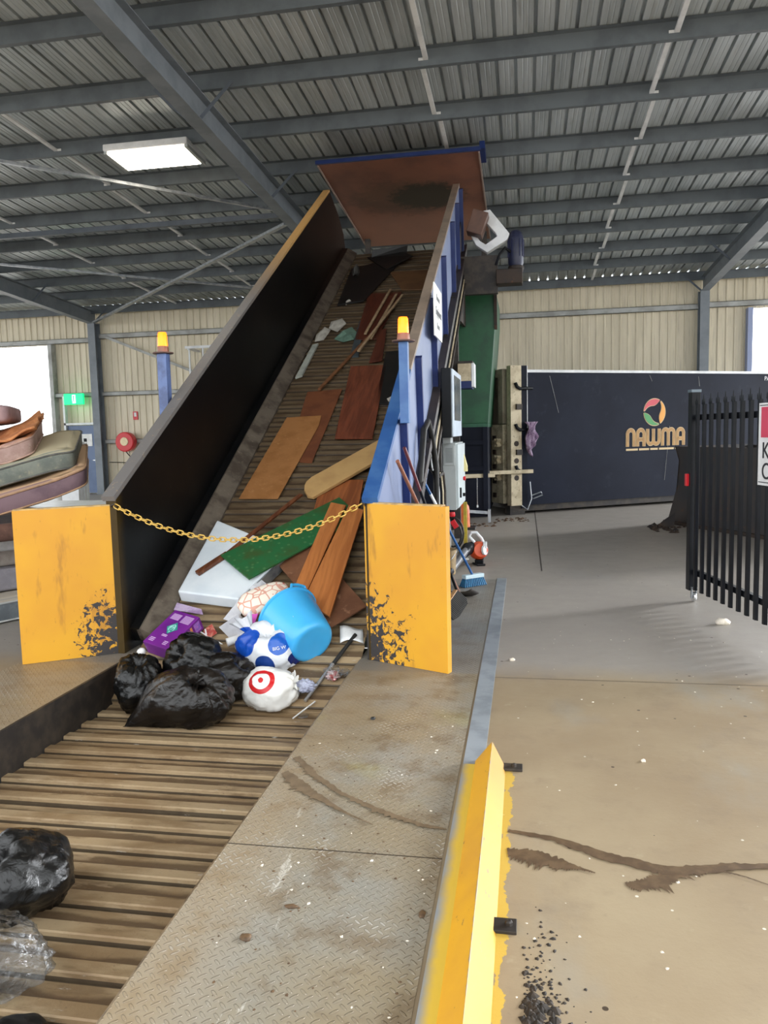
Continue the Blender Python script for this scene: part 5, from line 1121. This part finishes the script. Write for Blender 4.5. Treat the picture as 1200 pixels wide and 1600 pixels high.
# purple carton
px = thing('purple_carton', (-2.6, 5.45, .0), 'purple printed cardboard carton lying by the black wall', 'carton')
pa = V((-2.655, 5.23, -.0)); e1 = V((.115, .25, .15)).normalized(); e2 = V((.95, -.12, .0)); e2 = (e2 - e1*e2.dot(e1)).normalized(); e3 = e1.cross(e2)
if e3.z < 0: e3 = -e3
PC = NT('purple_print'); c = PC.mix(PC.ramp(PC.noise(4, 3), .4, .7), lin((112,36,132)), lin((92,28,116))); PC.set(c, .4)
LL, WW, HH = .36, .25, .115
def pt(a, b, c): return pa + e1*a + e2*b + e3*c
m = MB(); m.obox(pt(LL/2, 0, HH/2), e1, e2, e3, LL/2, WW/2, HH/2); m.build('box', PC.m, px, bevel=.003)
def patch(nm, rects, mt, side=0):
    b = MB()
    for (a0, a1, w0, w1) in rects:
        if side == 0: q = [pt(a0, w0, HH+.001), pt(a1, w0, HH+.001), pt(a1, w1, HH+.001), pt(a0, w1, HH+.001)]; b.prism(q, e3*.0008)
        else: q = [pt(a0, WW/2+.001, w0), pt(a1, WW/2+.001, w0), pt(a1, WW/2+.001, w1), pt(a0, WW/2+.001, w1)]; b.prism(q, e2*.0008)
    return b.build(nm, mt, px)
patch('pale_print', [(.27+.010*i, .276+.010*i, -.10, -.015) for i in range(6)] + [(.26+.011*i, .266+.011*i, .01, .10) for i in range(7)] + [(.03+.014*i, .037+.014*i, -.10, -.05) for i in range(3)] + [(.03+.014*i, .037+.014*i, .04, .08) for i in range(3)] + [(.10+.012*i, .107+.012*i, -.03, .02) for i in range(2)], pm('lilac_print', (196,160,206), None, rough=.5))
b = MB(); 
for (rr, hh) in ((.062, .001),): b.prism([pt(.19+rr*cos(k*pi/2), .0+rr*.85*sin(k*pi/2), HH+hh) for k in range(4)], e3*.0008)
b.build('green_diamond', pm('green_print', (40,140,128), None, rough=.5), px)
b = MB(); b.prism([pt(.19+.05*cos(k*pi/2), .0+.05*.85*sin(k*pi/2), HH+.002) for k in range(4)], e3*.0008); b.build('diamond_picture', pm('teal_print', (150,206,196), (40,130,120), 60, .5, lo=.47, hi=.53), px)
patch('side_print', [(.20, .23, .02, .09), (.24, .26, .03, .10), (.14, .17, .02, .07)], pm('orange_print', (214,140,84), None, rough=.5), 1)
patch('side_print', [(.175, .195, .03, .09), (.28, .34, .02, .10)], pm('violet_print', (130,96,186), (180,110,190), 40, .5), 1)
# torn white cartons, pink flap, roll
M['card'] = pm('grey_white_card', (212,212,216), (190,190,196), 6, .6)
m = MB(); c0 = V((-2.15, 5.45, .18)); a1, a2 = V((.75,.15,.5)).normalized(), V((-.5,-.35,.75)).normalized()
def cq(p, q, r_, s_, th=.003): m.prism([p, q, r_, s_], (q-p).cross(r_-q).normalized()*th)
cq(c0+a1*-.09+a2*-.07, c0+a1*.09+a2*-.07, c0+a1*.09+a2*.07, c0+a1*-.09+a2*.07); n3 = a1.cross(a2).normalized()
cq(c0+a1*-.09+a2*-.07, c0+a1*.09+a2*-.07, c0+a1*.09+a2*-.07+n3*.06, c0+a1*-.09+a2*-.07+n3*.06); cq(c0+a1*.09+a2*-.07, c0+a1*.09+a2*.07, c0+a1*.09+a2*.07+n3*.06, c0+a1*.09+a2*-.07+n3*.06)
tag(m.build('torn_carton', M['card']), 'small open white carton above the spotted bag', 'carton')
m = MB(); f0 = V((-2.28, 5.55, .21))
cq(f0, f0+V((.10,-.03,-.02)), f0+V((.23,.22,.20)), f0+V((.14,.25,.22))); cq(f0+V((.14,.25,.22)), f0+V((.23,.22,.20)), f0+V((.26,.30,.21)), f0+V((.2,.32,.25)))
tag(m.build('carton_flap', M['card']), 'long torn white cardboard flap between the white panel and the cushion', 'cardboard')
m = MB(); m.prism([B(-2.05,5.42,.17), B(-1.96,5.44,.17), B(-1.95,5.55,.20), B(-2.02,5.56,.22)], UN*.004); tag(m.build('pink_card', pm('pink_card', (214,90,190), None, rough=.5)), 'bright pink card edge between the blue tub and the white cartons', 'card')
m = MB(); m.tube([(-2.17,5.33,.09),(-2.09,5.38,.11)], .032, 16); tag(m.build('paper_roll', M['paper'], smooth=True), 'end of a white paper roll beside the spotted bag', 'roll')
m = MB(); m.prism([B(-2.73,5.74,.05), B(-2.5,5.68,.05), B(-2.46,5.62,.06), B(-2.72,5.66,.06)], UN*.004); tag(m.build('plastic_wrap', pm('lilac_wrap', (196,176,204), (160,130,170), 14, .4)), 'strip of lilac wrapping between the purple carton and the white panel', 'wrapping')
for i, (p, q, lab) in enumerate((((-2.44,5.46,.06), (-2.22,5.36,.06), 'white plastic strip right of the purple carton, the longer one'), ((-2.40,5.48,.06), (-2.30,5.30,.05), 'white plastic strip right of the purple carton, the shorter one'))):
    m = MB(); m.bar((p[0],p[1],floor_at(p[1])+.03), (q[0],q[1],floor_at(q[1])+.02), .012, .004); tag(m.build('plastic_strip', M['paper']), lab, 'strip')
scrap([(-2.42,5.50),(-2.36,5.54),(-2.30,5.48),(-2.35,5.40)], pm('red_foil', (180,70,64), (206,140,120), 30, .4), 'small red scrap of packaging beside the purple carton', 8, 'foil_scrap', 'scrap')
scrap([(-2.28,5.26),(-2.15,5.30),(-2.17,5.20)], pm('orange_card', (190,96,56), None, rough=.5), 'small orange card triangle behind the black bags', 9, 'card_scrap', 'card', .02)
# metal pole, straw, lid, cup, crumpled paper, receipt
def on(x, y, h=.01): return V((x, y, floor_at(y)+.006+h))
m = MB(); m.tube([on(-1.47,4.93,.012), on(-1.23,5.46,.02)], .012, 10); o = thing('metal_pole', on(-1.47,4.93), 'grey tube lying on the slats right of the blue tub', 'pole'); m.build('tube', pm('grey_tube_metal', (176,176,176), None, rough=.3, metal=.6), o, smooth=True)
m = MB(); m.tube([on(-1.34,5.217,.0165), on(-1.228,5.465,.0205)], .0145, 10); m.build('black_sleeve', M['rubber'], o, smooth=True)
m = MB(); m.tube([on(-1.50,4.74,.006), on(-1.40,4.93,.01)], .005, 8); tag(m.build('drinking_straw', M['paper'], smooth=True), 'thin white drinking straw on the slats right of the ringed bag', 'straw')
m = MB(); m.lathe([(.038,0),(.042,.004),(.04,.008),(.0,.006)], on(-1.45,4.80,.0), n=24); tag(m.build('cup_lid', CLR, smooth=True), 'clear round cup lid under the white straw', 'lid')
def crumple(name, c, r0, mt, label, cat, seed, amp=.45):
    bm = bmesh.new(); bmesh.ops.create_icosphere(bm, subdivisions=4, radius=1)
    for v in bm.verts:
        ce = noise.voronoi(v.co*2.2 + V((seed*5, 0, 0)))[0]; v.co = V((v.co.x*r0[0], v.co.y*r0[1], v.co.z*r0[2]))*(.75+amp*min(.9, ce[1]-ce[0])+.2*noise.noise(v.co*2+V((seed,0,0))))
    lo = min(v.co.z for v in bm.verts)
    for v in bm.verts: v.co += V((c[0], c[1], floor_at(c[1])+.005-lo))
    me = bpy.data.meshes.new(name); bm.to_mesh(me); bm.free(); me.materials.append(mt); o = bpy.data.objects.new(name, me); COL.objects.link(o); base(o); return tag(o, label, cat)
crumple('crumpled_paper', (-1.49, 5.0), (.085,.06,.05), pm('bluish_paper', (176,180,200), (150,154,176), 9, .6), 'crumpled grey white paper between the two shopping bags and the pole', 'paper', 3)
crumple('plastic_wrapper', (-1.315, 5.10), (.075,.07,.06), CLR, 'crumpled clear plastic wrapper with foil inside, on the slats near the walkway', 'wrapper', 4)
crumple('foil_ball', (-1.315, 5.10), (.05,.05,.04), pm('red_white_foil', (214,200,196), (170,60,60), 40, .3, .3), 'red and white foil showing inside the clear wrapper', 'foil', 5)
crumple('plastic_cup', (-1.235, 5.14), (.04,.03,.03), CLR, 'small crushed clear cup right of the foil wrapper', 'cup', 6)
m = MB(); m.grid(lambda u, v: on(-1.33+.17*u-.03*v, 5.40+.13*v+.02*u, .012+.02*sin(u*4+v)), 6, 4); o = m.build('paper_receipt', M['paper'], recalc=False, smooth='all'); s = o.modifiers.new('t', 'SOLIDIFY'); s.thickness = .002; tag(o, 'white printed paper slip at the foot of the right yellow panel', 'paper')
lump('foam_piece', -2.83, 5.29, .0, (.035,.03,.03), M['paper'], 'small dirty white foam piece at the corner by the left yellow panel', 'foam', 21)

# ------------------------------------------------------------------ discarded mattresses at the left
def mattress(name, c, L, W, H, yaw, fn, mt, label, cat='mattress', pipe=None, quilt=0, roll=0, group='discarded mattresses'):
    """soft slab: rounded rim, sag fn(u, v) adds height; u along its length, v across"""
    t = thing(name, c, label, cat, group); ux = V((cos(yaw), sin(yaw), 0)); uy = V((-sin(yaw), cos(yaw), 0)); m = MB(); nu, nv = 30, 16; R = .05
    def P(u, v, z):
        a, b = (u-.5)*L, (v-.5)*W; return V(c) + ux*a + uy*b + UP*(z + fn(u, v) + roll*b)
    def rim(q):                               # superellipse outline
        x, y = cos(q), sin(q); e = .12; return .5+.5*math.copysign(abs(x)**e, x), .5+.5*math.copysign(abs(y)**e, y)
    n = 96; rows = []
    for (ins, z) in ((.04, 0), (.008, .012), (0, .035), (0, H*.5), (0, H-.035), (.008, H-.012), (.04, H)):
        rows.append([P(.5+(u-.5)*(1-2*ins), .5+(v-.5)*(1-2*ins), z + (.012 if z == H*.5 else 0)*0 + .006*noise.noise(V((u*9, v*9, z*9)))) for u, v in (rim(2*pi*k/n) for k in range(n))])
    vs = [p for r in rows for p in r]; fs = [(j*n+i, j*n+(i+1) % n, (j+1)*n+(i+1) % n, (j+1)*n+i) for j in range(len(rows)-1) for i in range(n)]
    o = len(vs)
    for j in range(8):
        s = 1-j/8
        for k in range(n):
            u, v = rim(2*pi*k/n); u, v = .5+(u-.5)*.92*s, .5+(v-.5)*.92*s
            vs.append(P(u, v, H + quilt*(sin(u*L*14)*sin(v*W*14)) + .015*noise.noise(V((u*4, v*4, 3)))))
    fs += [(o+j*n+i, o+j*n+(i+1) % n, o+(j+1)*n+(i+1) % n, o+(j+1)*n+i) for j in range(7) for i in range(n)]; fs.append(tuple(o+7*n+i for i in range(n))); fs += [(6*n+i, 6*n+(i+1) % n, o+(i+1) % n, o+i) for i in range(n)]; fs.append(tuple(range(n-1, -1, -1)))
    m.add(vs, fs); m.build('mattress_body' if cat == 'mattress' else 'body', mt, t, smooth='all')
    if pipe:
        for z in (.02, H-.02):
            q = MB(); q.tube([P(*rim(2*pi*k/n), z) for k in range(n+1)], .009, 6, cap=False); q.build('piping', pipe, t, smooth='all')
    return t
def fabric(name, c1, c2, sc=5, c3=None, top=None):
    t = NT(name); c = t.mix(t.ramp(t.noise(sc, 5, .65), .38, .66), lin(c1), lin(c2))
    if c3: c = t.mix(t.math('MULTIPLY', t.ramp(t.noise(sc*2.3, 5, .7), .56, .7), .7), c, lin(c3))
    if top:
        nz = t.xyz(t.new('NewGeometry').outputs['Normal'])[2]; c = t.mix(t.ramp(nz, .5, .8), c, lin(top))
    t.bump(t.noise(90, 3, .6), .25, .004); return t.set(c, .8)
YW = .93
def mc(k, L, W, yaw):
    ux = V((cos(yaw), sin(yaw), 0)); uy = V((-sin(yaw), cos(yaw), 0)); return tuple(V(k) - ux*L/2 + uy*W/2)
mattress('grey_mattress', (-5.28, 6.75, .0), 1.5, 1.9, .20, 1.1, lambda u, v: .0, fabric('dark_grey_ticking', (112,120,124), (92,98,102), 5, (136,140,140), (176,166,150)), 'dark grey mattress at the bottom of the left pile on the floor', pipe=M['girt'])
mattress('grey_cushion', (-5.2, 6.6, .215), 1.1, .9, .20, 1.0, lambda u, v: .0, fabric('lilac_grey_cloth', (146,142,146), (124,120,126), 6), 'lilac grey cushion on the bottom grey mattress', 'cushion', group=None)
mattress('tan_cushion', (-5.35, 6.7, .42), 1.0, .9, .14, 1.0, lambda u, v: .0, fabric('tan_grey_cloth', (156,146,136), (136,124,116), 6), 'tan grey cushion stacked over the lilac grey cushion', 'cushion', group=None)
mattress('blue_cushion', (-5.1, 7.1, .42), 1.0, .8, .15, 1.0, lambda u, v: 0, fabric('blue_cloth', (76,110,156), (62,92,136), 6), 'blue cushion behind the tan grey cushion in the left pile', 'cushion', group=None)
mattress('white_pillow', (-5.22, 6.9, .575), .9, .8, .13, 1.0, lambda u, v: -.10*((u-.5)**2+(v-.5)**2), fabric('white_cloth', (204,202,200), (182,180,180), 6), 'white pillow above the blue cushion in the left pile', 'pillow', group=None)
mattress('brown_mattress', (-5.2, 7.0, .71), 1.4, 1.9, .15, 1.05, lambda u, v: .0, fabric('brown_cloth', (116,84,72), (92,66,58), 5, (140,104,88)), 'brown mattress directly above the white pillow', pipe=None)
mattress('purple_mattress', mc((-4.0, 6.63, .985), 1.9, 1.35, .52), 1.9, 1.35, .19, .52, lambda u, v: .37*1.9*max(0, u-.58), fabric('mauve_ticking', (122,98,104), (104,82,90), 4, None, (196,160,124)), 'mauve mattress with tan quilted top, second highest whole one, its corner nearest the blue door', pipe=fabric('tan_piping', (176,140,108), (150,116,90), 9), quilt=.010, roll=.17)
mattress('sagging_mattress', mc((-4.18, 6.75, 1.195), 1.95, 1.3, .48), 1.95, 1.3, .19, .48, lambda u, v: .12*(1+math.tanh((u-.76)*8)), fabric('stained_grey_ticking', (122,126,116), (98,104,98), 6, (150,146,124), (196,184,152)), 'stained grey mattress with cream top, bent in an S shape in the left pile', pipe=fabric('grey_piping', (84,86,84), (110,108,102), 9), quilt=.004, roll=.17)
mattress('pink_mattress', mc((-4.64, 6.8, 1.57), 1.7, 1.2, .5), 1.7, 1.2, .19, .5, lambda u, v: max(-.18, .36*1.7*(u-1)), fabric('pinkish_ticking', (172,144,136), (150,122,114), 5, (188,168,156), (206,150,108)), 'pinkish tan mattress with a torn orange cover, above the bent grey mattress', pipe=fabric('rose_piping', (190,160,146), (160,128,116), 9), quilt=.006, roll=.17)
def tornf(u, v):
    c = V(mc((-4.64, 6.8, 1.57), 1.7, 1.2, .5)); a = (.35+.66*u-.5)*1.7; b = (.02+.9*v-.5)*1.2; e = .05*noise.noise(V((v*12, u*2, 2)))*u
    zz = max(-.18, .36*1.7*(.35+.66*u-1)) + .20 + .17*b + .035*noise.noise(V((u*7, v*6, 5))) + .03*sin(v*9+u*3) + .03 + .14*max(0, u-.75)*(1+2*noise.noise(V((v*18, 1, 1))))
    return V((c.x + cos(.5)*(a+e) - sin(.5)*b, c.y + sin(.5)*(a+e) + cos(.5)*b, c.z + zz))
rag('torn_cover', tornf, fabric('orange_brown_cover', (206,138,88), (180,112,70), 7, (220,170,124)), 'torn orange brown cover lying on the pinkish mattress', 'cover', 40, 24, .02)
mattress('mauve_mattress', mc((-4.98, 6.95, 1.80), 1.55, 1.1, .5), 1.55, 1.1, .17, .5, lambda u, v: .2*(u-1)*.8, fabric('dusty_pink_ticking', (168,140,140), (146,118,120), 5), 'dusty pink mattress at the very top of the left pile', pipe=None)

# ------------------------------------------------------------------ camera, daylight
cam = bpy.data.objects.new('camera', bpy.data.cameras.new('camera')); COL.objects.link(cam); S.camera = cam
cx, cy_, cz = V(CAMX), V(CAMY), V(CAMZ)
cam.matrix_world = Matrix(((cx.x, cy_.x, cz.x, 0), (cx.y, cy_.y, cz.y, 0), (cx.z, cy_.z, cz.z, 1.6), (0,0,0,1)))
cam.data.sensor_fit = 'HORIZONTAL'; cam.data.sensor_width = 36; cam.data.lens = 36*1220/1200; cam.data.clip_end = 300
W = bpy.data.worlds.new('daylight'); S.world = W; W.use_nodes = True; nt = W.node_tree; bg = nt.nodes['Background']
tc = nt.nodes.new('ShaderNodeTexCoord'); dt = nt.nodes.new('ShaderNodeVectorMath'); dt.operation = 'DOT_PRODUCT'; nt.links.new(tc.outputs['Generated'], dt.inputs[0]); dt.inputs[1].default_value = V((.70, .66, .24)).normalized()
mr = nt.nodes.new('ShaderNodeMapRange'); mr.interpolation_type = 'SMOOTHSTEP'; nt.links.new(dt.outputs['Value'], mr.inputs[0]); mr.inputs[1].default_value = .6; mr.inputs[2].default_value = 1.0; mr.inputs[3].default_value = SKY; mr.inputs[4].default_value = SKY*HAZE
nt.links.new(mr.outputs[0], bg.inputs['Strength']); bg.inputs['Color'].default_value = (.93, .97, 1.0, 1)
sun = bpy.data.objects.new('daylight_sun', bpy.data.lights.new('daylight_sun', 'SUN')); COL.objects.link(sun)
sun.data.energy = SUN; sun.data.angle = radians(9); sun.data.color = (.93, .96, 1.0)
az, el = radians(60), radians(17); sun.rotation_euler = (-V((sin(az)*cos(el), cos(az)*cos(el), sin(el)))).to_track_quat('-Z', 'Y').to_euler(); sun.location = (20, 12, 9)
S.view_settings.view_transform = 'Standard'; S.view_settings.look = 'None'; S.view_settings.gamma = 1; S.view_settings.use_curve_mapping = False; S.view_settings.exposure = EXPO
S.cycles.use_denoising = True; S.cycles.max_bounces = 8; S.cycles.diffuse_bounces = 5; S.cycles.glossy_bounces = 4; S.cycles.transparent_max_bounces = 12; S.cycles.sample_clamp_indirect = 6
